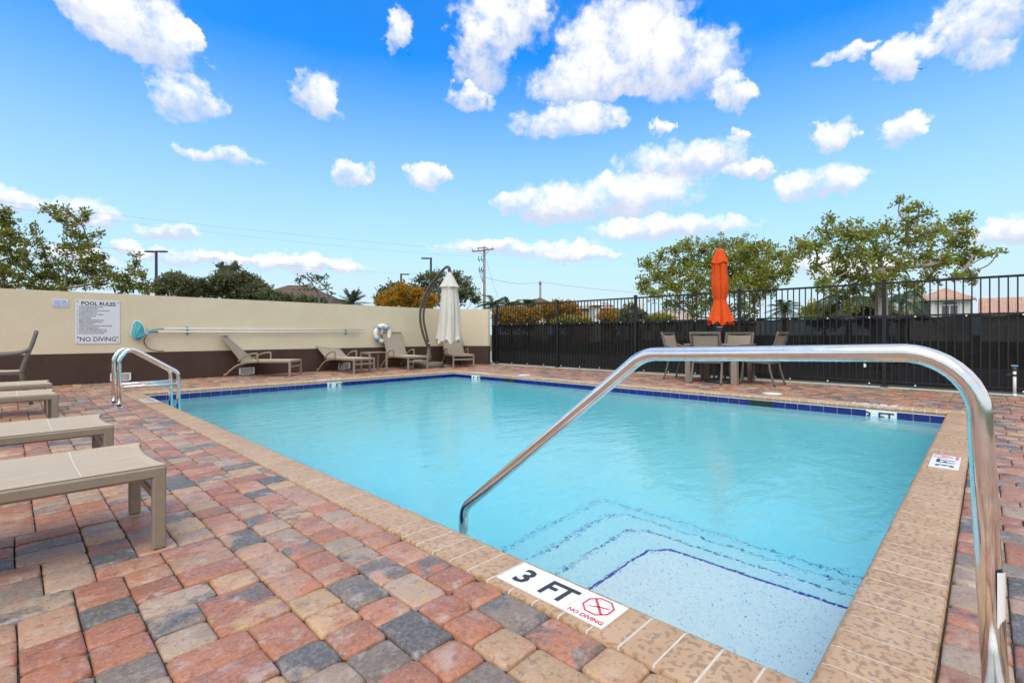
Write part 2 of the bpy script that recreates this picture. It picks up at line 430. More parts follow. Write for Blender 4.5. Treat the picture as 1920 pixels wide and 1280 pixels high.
RED = basic('red lettering', (.72, .06, .07), .5, .1, 9)
BLUEINK = basic('blue lettering', (.10, .13, .50), .5, .1, 9)
SIGNW = basic('white sign board', (.70, .71, .74), .4, .03, 5)
SIGNB = basic('pale blue sign board', (.66, .70, .86), .4, .03, 5)
FENCE = basic('black fence paint', (.012, .011, .012), .38, .15, 12)
CONC = basic('pale concrete', (.62, .57, .52), .9, .1, 6, .3)
FRAME = basic('taupe powder coat', (.27, .215, .16), .42, .08, 14, .05, 300)
FRAME2 = basic('grey brown powder coat', (.15, .12, .095), .45, .1, 14, .05, 300)
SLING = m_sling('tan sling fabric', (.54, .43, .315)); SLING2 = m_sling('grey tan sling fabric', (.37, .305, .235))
BRONZE = basic('bronze umbrella metal', (.075, .052, .038), .38, .15, 12)
CREAM = m_canopy('cream canopy cloth', (.78, .735, .66)); ORANGE = m_canopy('orange canopy cloth', (.86, .115, .022))
PVC = basic('white plastic', (.80, .80, .79), .35, .03, 9); ALU = basic('white aluminium pole', (.74, .73, .72), .35, .05, 9)
TEAL = m_canopy('teal net', (.12, .46, .52)); TEALP = basic('teal plastic', (.03, .25, .36), .4, .1, 9)
BLACK = basic('black plastic', (.015, .015, .017), .4, .1, 9)
RINGW = basic('life ring shell', (.80, .78, .66), .5, .06, 9); RINGB = basic('life ring blue band', (.12, .36, .58), .5, .1, 9)
BARK = basic('grey brown bark', (.20, .155, .115), .9, .35, 12, .6, 30); BARKP = basic('pale bark', (.30, .25, .20), .9, .3, 10, .5, 30)
POLEW = basic('weathered pole wood', (.26, .225, .20), .9, .25, 6, .4, 30)
DARKM = basic('dark lamp metal', (.035, .037, .042), .5, .15, 9)

# ------------------------------------------------------------------ ground and deck
DX0, DX1, DY0, DY1 = -4.0, 10.46, -4.0, 11.80      # paved deck
PX0, PX1, PY0, PY1 = 1.445, 7.63, 0.335, 9.38      # water edge of the pool
CX0, CX1, CY0, CY1 = 1.222, 7.86, 0.10, 9.61       # outer edge of the coping
def ring(name, o, i, z, mat):
    m = MB(); (ax, ay, bx, by), (cx, cy_, dx, dy) = o, i
    m.add([(ax, ay, z), (bx, ay, z), (bx, by, z), (ax, by, z), (cx, cy_, z), (dx, cy_, z), (dx, dy, z), (cx, dy, z)],
          [(0, 1, 5, 4), (1, 2, 6, 5), (2, 3, 7, 6), (3, 0, 4, 7)])
    return m.build(name, mat)
tg = NT('rough grass and verge')
gc = tg.ramp(tg.noise(.35, 6, .65), [(.3, (.055, .075, .025)), (.55, (.10, .11, .05)), (.75, (.17, .15, .10))])
GRASS = tg.done(tg.bsdf(gc, .9, 0, tg.bump(tg.noise(18, 5), .6, .05), .2))
tag(ring('ground', (-900, -900, 900, 900), (DX0, DY0, DX1, DY1), -.06, GRASS), kind='structure')
ta = NT('asphalt')
ASPH = ta.done(ta.bsdf(ta.ramp(ta.noise(1.5, 6, .7), [(.3, (.20, .19, .18)), (.7, (.28, .27, .25))]), .9, 0, ta.bump(ta.noise(120, 3), .4, .01)))
rd = MB().prism([(11.6, -60), (19, -60), (19, 45), (11.6, 45)], -.10, -.045).build('road', ASPH); tag(rd, kind='structure')
deck = ring('pool_deck', (DX0, DY0, DX1, DY1), (CX0 + .01, CY0 + .01, CX1 - .01, CY1 - .01), -.016, SAND); tag(deck, kind='structure')

def lay_pavers():
    U = .0705; nx = int((DX1 - .12 - DX0) / U); ny = int((DY1 - DY0) / U) + 1
    occ = np.zeros((nx + 6, ny + 6), bool); rnd = random.Random(11); out = []
    for j in range(ny):
        for i in range(nx):
            if occ[i, j]: continue
            run = 0
            while i + run < nx and not occ[i + run, j] and run < 7: run += 1
            opts = []
            for (w, h) in ((3, 2), (3, 2), (2, 3), (2, 3), (2, 2), (2, 2), (2, 2), (2, 2)):
                if w > run or occ[i:i + w, j:j + h].any(): continue
                if run < 7 and run - w == 1: continue
                opts.append((w, h))
            if opts: w, h = rnd.choice(opts)
            else:
                w = min(run, 3); h = 2
                while h > 1 and occ[i:i + w, j:j + h].any(): h -= 1
            occ[i:i + w, j:j + h] = True
            out.append((DX0 + i * U, DY0 + j * U, DX0 + (i + w) * U, DY0 + (j + h) * U))
    res = []
    for (a, b, c, d) in out:
        d = min(d, DY1 - .003)
        if b < CY1 and d > CY0:
            if CX0 - .08 < c <= CX0: c = CX0 - .004
            if CX1 <= a < CX1 + .08: a = CX1 + .004
        if a < CX1 and c > CX0:
            if CY0 - .08 < d <= CY0: d = CY0 - .004
            if CY1 <= b < CY1 + .08: b = CY1 + .004
        if c > CX0 and a < CX1 and d > CY0 and b < CY1:
            ox = min(c, CX1) - max(a, CX0); oy = min(d, CY1) - max(b, CY0)
            if ox <= oy:
                if a < CX0: c = CX0 - .004
                elif c > CX1: a = CX1 + .004
                else: continue
            else:
                if b < CY0: d = CY0 - .004
                elif d > CY1: b = CY1 + .004
                else: continue
        if c - a < .03 or d - b < .03: continue
        mx, my = (a + c) / 2, (b + d) / 2
        if mx + my > 20.98: continue                   # behind the angled wall
        res.append((a, b, c, d))
    return res
TONES = [((.42, .150, .072), .20), ((.35, .120, .062), .14), ((.44, .235, .140), .17), ((.40, .270, .185), .11), ((.105, .096, .090), .15),
         ((.20, .150, .115), .11), ((.50, .30, .15), .08), ((.42, .20, .115), .04)]
def tone(r):
    x = r.random(); s = 0
    for c, w in TONES:
        s += w
        if x < s: return c
    return TONES[0][0]
def paver_geo(rect, r):
    a, b, c, d = rect; g = .0022
    a += g; b += g; c -= g; d -= g
    mx, my = (a + c) / 2, (b + d) / 2
    z = r.uniform(-.004, .003); tx, ty = r.uniform(-.012, .012), r.uniform(-.012, .012)
    k = min(.015, (c - a) * .2, (d - b) * .2) * r.choice((.6, .9, 1, 1.5))
    def loop(ins, zz, cut):
        P = []
        for (sx, sy) in ((-1, -1), (1, -1), (1, 1), (-1, 1)):
            X = a + ins if sx < 0 else c - ins; Y = b + ins if sy < 0 else d - ins
            kk = cut * r.uniform(.6, 1.3)
            if sx * sy > 0: q = [(X, Y - sy * kk), (X - sx * kk, Y)]
            else: q = [(X - sx * kk, Y), (X, Y - sy * kk)]
            # keep winding counter-clockwise
            P += q
        return [(x + r.uniform(-.0015, .0015), y + r.uniform(-.0015, .0015), zz + (x - mx) * tx + (y - my) * ty + z) for x, y in P]
    V = loop(0, -.055, k * .7) + loop(0, -.0075, k * .7) + loop(.004, -.0022, k) + loop(.012, 0, k)
    V.append((mx, my, z + .0012))
    F = [(L * 8 + i, L * 8 + (i + 1) % 8, (L + 1) * 8 + (i + 1) % 8, (L + 1) * 8 + i) for L in range(3) for i in range(8)]
    F += [(24 + i, 24 + (i + 1) % 8, 32) for i in range(8)]
    return V, F
def paver_mesh(name, geos):
    V = []; F = []; T1 = []; T2 = []
    for (v, f, t1, t2) in geos:
        o = len(V); V += v; F += [tuple(i + o for i in q) for q in f]; T1 += [t1] * len(f); T2 += [t2] * len(f)
    me = bpy.data.meshes.new(name); me.from_pydata(V, [], F); me.materials.append(PAVER); me.shade_smooth()
    for nm, T in (('tone', T1), ('tone2', T2)):
        at = me.attributes.new(nm, 'FLOAT_COLOR', 'FACE'); at.data.foreach_set('color', np.array([(*c, 1) for c in T], 'f').ravel())
    me.update(); return me
pr = random.Random(5)
allp = lay_pavers()
def seen(rect):
    x, y = (rect[0] + rect[2]) / 2, (rect[1] + rect[3]) / 2
    f = x * math.cos(FWD) + y * math.sin(FWD); s = x * math.sin(FWD) - y * math.cos(FWD)
    if f < .9 or abs(s / f) > 1.1 or CAM_H * 918 / f > 670: return 1e9
    if y < CY0 and x > 1.3 and s / f > 1.05: return 1e9
    return f
order = sorted(allp, key=seen)
geos = []
for rc in order:
    v, f = paver_geo(rc, pr); t1 = tone(pr); t2 = tone(pr) if pr.random() < .7 else tuple(x * .8 for x in t1)
    j = pr.uniform(.88, 1.12); t1 = tuple(x * j for x in t1); geos.append((v, f, t1, t2))
for gme in geos[:300]: link('paver', paver_mesh('paver', [gme]), deck)
tag(link('paver_field', paver_mesh('paver_field', geos[300:]), deck), kind='stuff')

# ------------------------------------------------------------------ pool
pool = empty('swimming_pool', (0, 0, 0)); tag(pool, 'rectangular swimming pool with tan brick coping and cobalt waterline tile', 'swimming pool', kind='structure')
WZ = -.13
def floor_z(y): return -1.04 if y < 4.2 else -1.04 - (y - 4.2) / (PY1 - 4.2) * .62
b = MB()
ys = [PY0, 4.2, PY1]
for x in (PX0, PX1):
    for k in range(2):
        y0, y1 = ys[k], ys[k + 1]
        q = [(x, y0, floor_z(y0)), (x, y1, floor_z(y1)), (x, y1, -.05), (x, y0, -.05)]
        b.add(q, [(0, 1, 2, 3)] if x == PX1 else [(3, 2, 1, 0)])
for y in (PY0, PY1): b.add([(PX0, y, floor_z(y)), (PX1, y, floor_z(y)), (PX1, y, -.05), (PX0, y, -.05)], [(0, 1, 2, 3)])
for k in range(2):
    y0, y1 = ys[k], ys[k + 1]
    b.add([(PX0, y0, floor_z(y0)), (PX1, y0, floor_z(y0)), (PX1, y1, floor_z(y1)), (PX0, y1, floor_z(y1))], [(0, 1, 2, 3)])
b.build('basin', PLASTER, pool)
for k, (sx, sy, sz) in enumerate([(2.39, 1.265, -.33), (2.67, 1.555, -.51), (2.96, 1.86, -.69), (3.23, 2.16, -.87)]):
    st = MB().prism([(PX0 + .002, PY0 + .002), (sx, PY0 + .002), (sx, sy - .10), (sx - .03, sy - .03), (sx - .10, sy), (PX0 + .002, sy)], -1.03 + .001 * k, sz).build('step', PLASTER, pool)
    e = MB(); w = .013 if k == 0 else .008; gp = .04 if k == 0 else .14; zz = sz + .003
    for (p, q) in (((PX0, sy - w / 2), (sx - .09, sy - w / 2)), ((sx - .095, sy - w / 2), (sx - w / 2, sy - .095)), ((sx - w / 2, sy - .09), (sx - w / 2, PY0))):
        n = max(1, int((Vector(q) - Vector(p)).length / .055))
        for i in range(n):
            a = Vector(p).lerp(Vector(q), (i + gp) / n); c = Vector(p).lerp(Vector(q), (i + 1 - gp) / n)
            e.bar((a.x, a.y, zz), (c.x, c.y, zz), w, .006)
    e.build('edge_tile', EDGE, st)
# waterline tiles and their bed
TP = .1555
bed = MB()
for (p, q, nrm) in (((PX0, PY1), (PX1, PY1), (0, -1)), ((PX1, PY0), (PX1, PY1), (-1, 0)), ((PX0, PY0), (PX0, PY1), (1, 0)), ((PX0, PY0), (PX1, PY0), (0, 1))):
    p, q = Vector(p), Vector(q); L = (q - p).length; d = (q - p) / L; nv = Vector(nrm)
    bed.bar((*(p + nv * .003), -.135), (*(q + nv * .003), -.135), .006, .16)
    n = int(L / TP) + 1
    for i in range(n):
        a = p + d * (i * TP + .003); c = p + d * min(L, (i + 1) * TP - .003)
        if (c - a).length < .02: continue
        mid = (a + c) / 2
        txt = None
        if nrm == (0, -1) and 4.40 < mid.x < 4.70: txt = 1
        if nrm == (-1, 0) and (8.41 < mid.y < 8.72 or .87 < mid.y < 1.17): txt = 1
        if nrm == (-1, 0) and (7.27 < mid.y < 7.66 or 2.14 < mid.y < 2.56): continue
        MB().bar((*(a + nv * .009), -.132), (*(c + nv * .009), -.132), .008, .146).build('waterline_tile', WHITE if txt else TILE, pool)
bed.build('grout_bed', GROUT, pool)
for y0, y1 in ((7.27, 7.66), (2.14, 2.56)):
    s = MB(); s.box((PX1 - .004, (y0 + y1) / 2, -.13), (.012, y1 - y0 - .01, .144)); s.build('skimmer_throat', BLACK, pool)
    f = MB()
    for z in (-.062, -.198): f.box((PX1 - .012, (y0 + y1) / 2, z), (.01, y1 - y0, .012))
    f.build('skimmer_frame', DARKM, pool)
for (org, xa, s_) in (((4.43, PY1 - .0145, -.185), (1, 0, 0), '5'), ((4.57, PY1 - .0145, -.185), (1, 0, 0), 'FT')):
    text('depth_numeral', s_, .155, INK, pool, org, xa, (0, 0, 1), bold=.003)
for s_, y in (('5', 8.69), ('FT', 8.545), ('3', 1.13), ('FT', .995)):
    text('depth_numeral', s_, .155, INK, pool, (PX1 - .0145, y, -.185), (0, -1, 0), (0, 0, 1), bold=.003)
# coping: bullnose bricks over a grout bed
def nose(w, drop, inset=0.0):
    """profile across the coping: (distance from outer edge, z)"""
    r = .027 - inset; p = [(inset, -drop), (inset, -.006 - inset), (.005 + inset, .002 - inset)]
    for k in range(6):
        a = math.pi / 2 - k * math.pi / 5
        p.append((w - r - inset + r * math.cos(a), .002 - inset - r + r * math.sin(a)))
    p.append((w - .03, -.058 + inset)); p.append((w - .03, -drop)) if False else None
    return [q for q in p if q]
def extrude(profile, org, across, along, L):
    n = len(profile); ac, al = Vector(across), Vector(along); o = Vector(org)
    V = [o + ac * s + Vector((0, 0, z)) + al * t for t in (0, L) for s, z in profile]
    F = [(i, (i + 1) % n, n + (i + 1) % n, n + i) for i in range(n)] + [tuple(range(n))[::-1], tuple(range(n, 2 * n))]
    return V, F
CP = .1105
runs = [((CX0, CY0, 0), (1, 0, 0), (0, 1, 0), CY1 - CY0, PX0 - CX0 + .004), ((CX1, CY0, 0), (-1, 0, 0), (0, 1, 0), CY1 - CY0, CX1 - PX1 + .004),
        ((PX0 + .004, CY0, 0), (0, 1, 0), (1, 0, 0), PX1 - PX0 - .008, PY0 - CY0 + .004), ((PX0 + .004, CY1, 0), (0, -1, 0), (1, 0, 0), PX1 - PX0 - .008, CY1 - PY1 + .004)]
cache = {}; gb = MB()
for org, ac, al, L, w in runs:
    V, F = extrude(nose(w, .06, .0012), org, ac, al, L); gb.add(V, F)
    n = round(L / CP); pitch = L / n
    key = (round(w, 4), ac, al)
    V, F = extrude(nose(w, .058), (0, 0, 0), ac, al, pitch - .0075)
    me = MB().add(V, F).mesh('coping_brick', COPING); autosmooth(me, 50)
    for i in range(n):
        o = link('coping_brick', me, pool, Vector(org) + Vector(al) * (i * pitch + .00375) + Vector((0, 0, random.uniform(-.0008, .0008))))
gb.build('coping_mortar', GROUT, pool)
def octagon(m, c, r, X, Y, w):
    P = [Vector(c) + Vector(X) * (r * math.cos(R(22.5 + 45 * k))) + Vector(Y) * (r * math.sin(R(22.5 + 45 * k))) for k in range(8)]
    Q = [Vector(c) + (p - Vector(c)) * (1 - w) for p in P]
    m.add(P + Q, [(k, (k + 1) % 8, 8 + (k + 1) % 8, 8 + k) for k in range(8)])
def marker(org, X, Y, num, label):
    """depth marker of three white tiles; org is its lower left corner, X runs along the text, Y up the letters"""
    X, Y, o = Vector(X), Vector(Y), Vector(org); Z = Vector((0, 0, 1)); W = .154
    root = MB()
    for k in range(3):
        P = [o + X * (k * W + .001) + Y * 0, o + X * ((k + 1) * W - .001), o + X * ((k + 1) * W - .001) + Y * W, o + X * (k * W + .001) + Y * W]
        root.add([p + Z * .0002 for p in P] + [p + Z * .005 for p in P], [(0, 3, 2, 1), (4, 5, 6, 7), (0, 1, 5, 4), (1, 2, 6, 5), (2, 3, 7, 6), (3, 0, 4, 7)])
    mk = root.build('depth_marker', WHITE, pool); mk['label'] = label
    h = Z * .0062
    text('numeral', num, .135, INK, mk, o + X * .045 + Y * .028 + h, X, Y, bold=.0035)
    text('unit_lettering', 'FT', .135, INK, mk, o + X * (W + .015) + Y * .028 + h, X, Y, bold=.0035, sx=.88)
    c = o + X * (2.5 * W) + Y * .093 + h
    s = MB(); octagon(s, c, .055, X, Y, .13)
    s.add([c + X * a + Y * b_ for a, b_ in ((-.036, .032), (-.030, .038), (.036, -.032), (.030, -.038))], [(0, 3, 2, 1)])
    s.add([c + X * a + Y * b_ for a, b_ in ((-.034, -.022), (-.028, -.016), (.004, .003), (.038, .012), (.036, .006), (.006, -.004))], [(0, 5, 2, 1), (5, 4, 3, 2)])
    for yy, x0 in ((.016, -.040), (-.012, .006)):
        for k in range(4):
            a = c + X * (x0 + .008 * k) + Y * yy
            s.add([a, a + X * .004 + Y * .004, a + X * .008, a + X * .004 + Y * .0018], [(0, 3, 2, 1)])
    s.build('no_diving_symbol', RED, mk)
    text('lettering', 'NO DIVING', .0255, RED, mk, o + X * (2.5 * W) + Y * .010 + h, X, Y, 'CENTER', bold=.0008)
zc = .0025
marker((1.258, 1.302, zc), (0, -1, 0), (1, 0, 0), '3', 'white 3 FT no diving marker on the near left coping')
marker((4.37, .138, zc), (1, 0, 0), (0, 1, 0), '3', 'white 3 FT marker on the right-hand coping')
marker((7.82, .81, zc), (0, 1, 0), (-1, 0, 0), '3', 'white 3 FT marker on the coping below the fence')
marker((1.258, 8.41, zc), (0, -1, 0), (1, 0, 0), '5', 'white marker on the coping beside the ladder')
marker((4.73, 9.575, zc), (-1, 0, 0), (0, -1, 0), '5', 'white marker on the far coping before the cream wall')
marker((7.82, 8.34, zc), (0, 1, 0), (-1, 0, 0), '5', 'white marker on the coping at the far corner')
wb = MB(); e = .012
wb.box(((PX0 + PX1) / 2, (PY0 + PY1) / 2, (WZ - 1.9) / 2), (PX1 - PX0 + 2 * e, PY1 - PY0 + 2 * e, WZ + 1.9))
tag(wb.build('water', WATER), kind='structure')
for k, (x, y) in enumerate(((7.99, 7.38), (8.09, 2.35))):
    lid = empty('skimmer_lid', (x, y, .004), 0, ['round white skimmer lid on the deck near the far fence corner', 'round white skimmer lid on the deck before the dining table'][k], 'lid', 'skimmer lids')
    MB().lathe([(.125, 0), (.125, .004), (.118, .007), (.02, .008)], n=28).build('cover', PVC, lid, True)
    MB().lathe([(.137, -.004), (.137, .004), (.128, .004), (.128, -.004)], n=28, cap=False).build('rim', CONC, lid, True)

# ------------------------------------------------------------------ perimeter wall
WH, BH = 1.67, .556
wall = empty('perimeter_wall', (0, 11.8, 0)); tag(wall, 'cream stucco wall with dark brown base beyond the loungers', 'wall')
KX, KY = 9.27, 0.0                                    # where the wall bends, local
EX, EY = 10.15, -.92
vents = [(-3.2, -2.89), (-.94, -.63), (1.33, 1.64), (3.535, 3.845), (5.82, 6.13), (8.08, 8.39)]
def strip(z0, z1, off, x0=-7.0, gaps=()):
    """straight part of the wall between heights, as prisms that leave gaps open"""
    m = MB(); xs = [x0]
    for a, c in gaps: xs += [a, c]
    xs.append(None)
    for i in range(0, len(xs), 2):
        a, c = xs[i], xs[i + 1]
        if c is None:
            n1 = Vector((-.7226, -.6913)) * off       # outward normal of the angled part
            # the offset corner
            m.prism([(a, .25), (a, -off), (KX - off * .38, -off), (EX + n1.x, EY + n1.y), (EX + .085, EY - .01), (EX + .17, EY + .20), (KX + .13, .25)], z0, z1)
        else: m.prism([(a, .25), (a, -off), (c, -off), (c, .25)], z0, z1)
    return m
strip(BH, WH, 0).build('upper_wall', STUCCO, wall)
strip(.176, BH, .004).build('base_band', BAND, wall)
strip(-.05, .176, .004, gaps=vents).build('base_band', BAND, wall)
for a, c in vents:
    v = MB(); v.box(((a + c) / 2, .24, .09), (c - a - .004, .02, .165))
    vo = v.build('drain_opening', PVC, wall)
    f = MB(); w = c - a
    f.box((a + .012, .06, .10), (.022, .20, .142)); f.box((c - .012, .06, .10), (.022, .20, .142)); f.box(((a + c) / 2, .06, .164), (w - .05, .20, .018)); f.box(((a + c) / 2, .06, .027), (w - .05, .20, .012))
    f.build('liner', PVC, vo)
    MB().box(((a + c) / 2, .10, .095), (w - .05, .012, .118)).build('cover_plate', PVC, vo)

# ------------------------------------------------------------------ metal fence with privacy screen
FX = 10.46
fence = empty('metal_fence', (FX, 0, 0)); tag(fence, 'black metal picket fence with dark privacy mesh along the deck', 'fence')
posts = [10.81 - 2.385 * k for k in range(7)]
pm = MB().rbox((0, 0, .905), (.062, .062, 1.83), .004).mesh('post', FENCE)
cap = MB(); cap.rbox((0, 0, 1.826), (.076, .076, .022), .006); cap.add([(-.03, -.03, 1.837), (.03, -.03, 1.837), (.03, .03, 1.837), (-.03, .03, 1.837), (0, 0, 1.85)], [(0, 1, 4), (1, 2, 4), (2, 3, 4), (3, 0, 4)])
capm = cap.mesh('post_cap', FENCE)
pk = MB().box((0, 0, .93), (.018, .018, 1.70)).mesh('picket', FENCE)
for y in posts:
    p = link('post', pm, fence, (0, y, 0)); link('post_cap', capm, p)
    MB().rbox((0, 0, .012), (.11, .11, .022), .004).build('base_plate', FENCE, p)
for k in range(6):
    y1, y0 = posts[k], posts[k + 1]
    for z, h in ((1.775, .036), (1.215, .03), (.10, .03)):
        MB().box((0, (y0 + y1) / 2, z), (.03, y1 - y0 - .064, h)).build('rail', FENCE, fence)
    for i in range(1, 24):
        link('picket', pk, fence, (0, y0 + (y1 - y0) * i / 24, 0))
# short return towards the wall
for i in range(1, 5): MB().box((-.02 - .0 * i, 10.81 + .03 + .045 * i - .02, .80), (.016, .016, 1.42)).build('picket', FENCE, fence)
MB().box((-.02, 10.93, 1.50), (.026, .20, .026)).build('rail', FENCE, fence); MB().box((-.02, 10.93, 1.16), (.026, .20, .026)).build('rail', FENCE, fence)
tiex = []
sm = MB(); ysn = 240; ya, yb = posts[-1], posts[0] + .22
tie_y = []
yy_ = posts[0] - .03
while yy_ > posts[-1]: tie_y.append(yy_); yy_ -= .62
def sag(y):
    k = min(abs(y - t) for t in tie_y); return -.030 * math.sin(math.pi * min(k / .31, 1) / 2) ** 2
V = []; 
for i in range(ysn + 1):
    y = ya + (yb - ya) * i / ysn
    for j in range(7):
        z0 = .035 - sag(y) * .3; z1 = 1.21 + sag(y); z = z0 + (z1 - z0) * j / 6
        V.append((.022 + .006 * math.sin(y * 5 + j) * math.sin(math.pi * j / 6), y, z))
sm.add(V, [(i * 7 + j, (i + 1) * 7 + j, (i + 1) * 7 + j + 1, i * 7 + j + 1) for i in range(ysn) for j in range(6)])
scr = sm.build('privacy_screen', SCREEN, fence, True)
hem = MB(); hem2 = MB()
for i in range(0, ysn, 4):
    ys2 = [ya + (yb - ya) * min(i + k, ysn) / ysn for k in (0, 4)]
    hem.bar((.021, ys2[0], 1.197 + sag(ys2[0])), (.021, ys2[1], 1.197 + sag(ys2[1])), .004, .03)
    hem2.bar((.021, ys2[0], .05), (.021, ys2[1], .05), .004, .03)
hem.build('screen_hem', BLACK, scr); hem2.build('screen_hem', BLACK, scr)
tm = MB().lathe([(.004, -.008), (.013, -.004), (.013, .004), (.004, .008)], n=8).mesh('screen_tie', PVC)
for y in tie_y:
    for z in (1.195, .055):
        t = link('screen_tie', tm, scr, (-.012, y, z)); t.rotation_euler = (0, R(90), 0)
MB().lathe([(.002, 0), (.028, .001), (.028, .004), (.002, .005)], n=10).build('white_patch', PVC, scr).matrix_local = Matrix.Translation((-.004, 1.55, .36)) @ Matrix.Rotation(R(-90), 4, 'Y') @ Matrix.Scale(1.35, 4, (1, 0, 0))
tag(MB().box((FX + .02, 3.5, -.035), (.20, 15.2, .075)).build('curb', CONC), kind='structure')

# ------------------------------------------------------------------ grab rail at the steps
HX = 1.66
rail = empty('handrail', (HX, 0, 0), 0, 'large polished steel handrail arching from the deck into the shallow corner', 'handrail')
def fillet(pts, rad, k=6):
    out = [Vector(pts[0])]
    for i in range(1, len(pts) - 1):
        p, a, b_ = Vector(pts[i]), Vector(pts[i - 1]), Vector(pts[i + 1])
        d1, d2 = (a - p).normalized(), (b_ - p).normalized(); ang = d1.angle(d2)
        r_ = rad[i] if isinstance(rad, (list, tuple)) else rad
        t = r_ / math.tan(ang / 2); s, e_ = p + d1 * t, p + d2 * t
        c = p + (d1 + d2).normalized() * (r_ / math.sin(ang / 2))
        for j in range(k + 1):
            w = j / k; v = (s - c).lerp(e_ - c, w); out.append(c + v.normalized() * r_)
    out.append(Vector(pts[-1])); return out
path = fillet([(0, 1.975, -.86), (0, 1.965, -.008), (0, .925, .826), (0, .02, .856), (0, -.018, -.06)], [0, .10, .16, .15, 0], 12)
MB().tube(path, .0245, 28).build('tube', STEEL, rail, True)
MB().lathe([(.026, .022), (.034, .020), (.058, .008), (.060, .003)], (0, -.0165, 0), 32, cap=False).build('escutcheon', PVC, rail, True)
st = MB(); n = 10
V = []
for k in range(n + 1):
    a = R(205 + 85 * k / n)
    for z in (.14, .335): V.append((.0252 * math.cos(a), -.0055 + .0252 * math.sin(a), z))
st.add(V, [(2 * k, 2 * k + 2, 2 * k + 3, 2 * k + 1) for k in range(n)]); st.build('sticker', PVC, rail, True)

# ------------------------------------------------------------------ pool ladder
lad = empty('pool_ladder', (0.954, 7.9, 0), 0, 'small polished steel pool ladder with two hoop rails by the cream wall', 'ladder')
for y in (-.22, .22):
    pth = fillet([(0, y, -.03), (0, y, .60), (.10, y, .735), (.20, y, .68), (.615, y, .40), (.62, y, -.9)], [0, .12, .085, .10, .10, 0], 7)
    MB().tube(pth, .0235, 16).build('side_rail', STEEL, lad, True)
    MB().tube([(0.0, y, .25), (.62, y, .25)], .0195, 12).build('cross_bar', STEEL, lad, True)
    MB().lathe([(.03, .016), (.055, .010), (.066, .003)], (0, y, 0), 24, cap=False).build('escutcheon', STEEL, lad, True)
for z in (-.32, -.60, -.85): MB().rbox((.62, 0, z), (.075, .42, .03), .006).build('tread', PVC, lad)

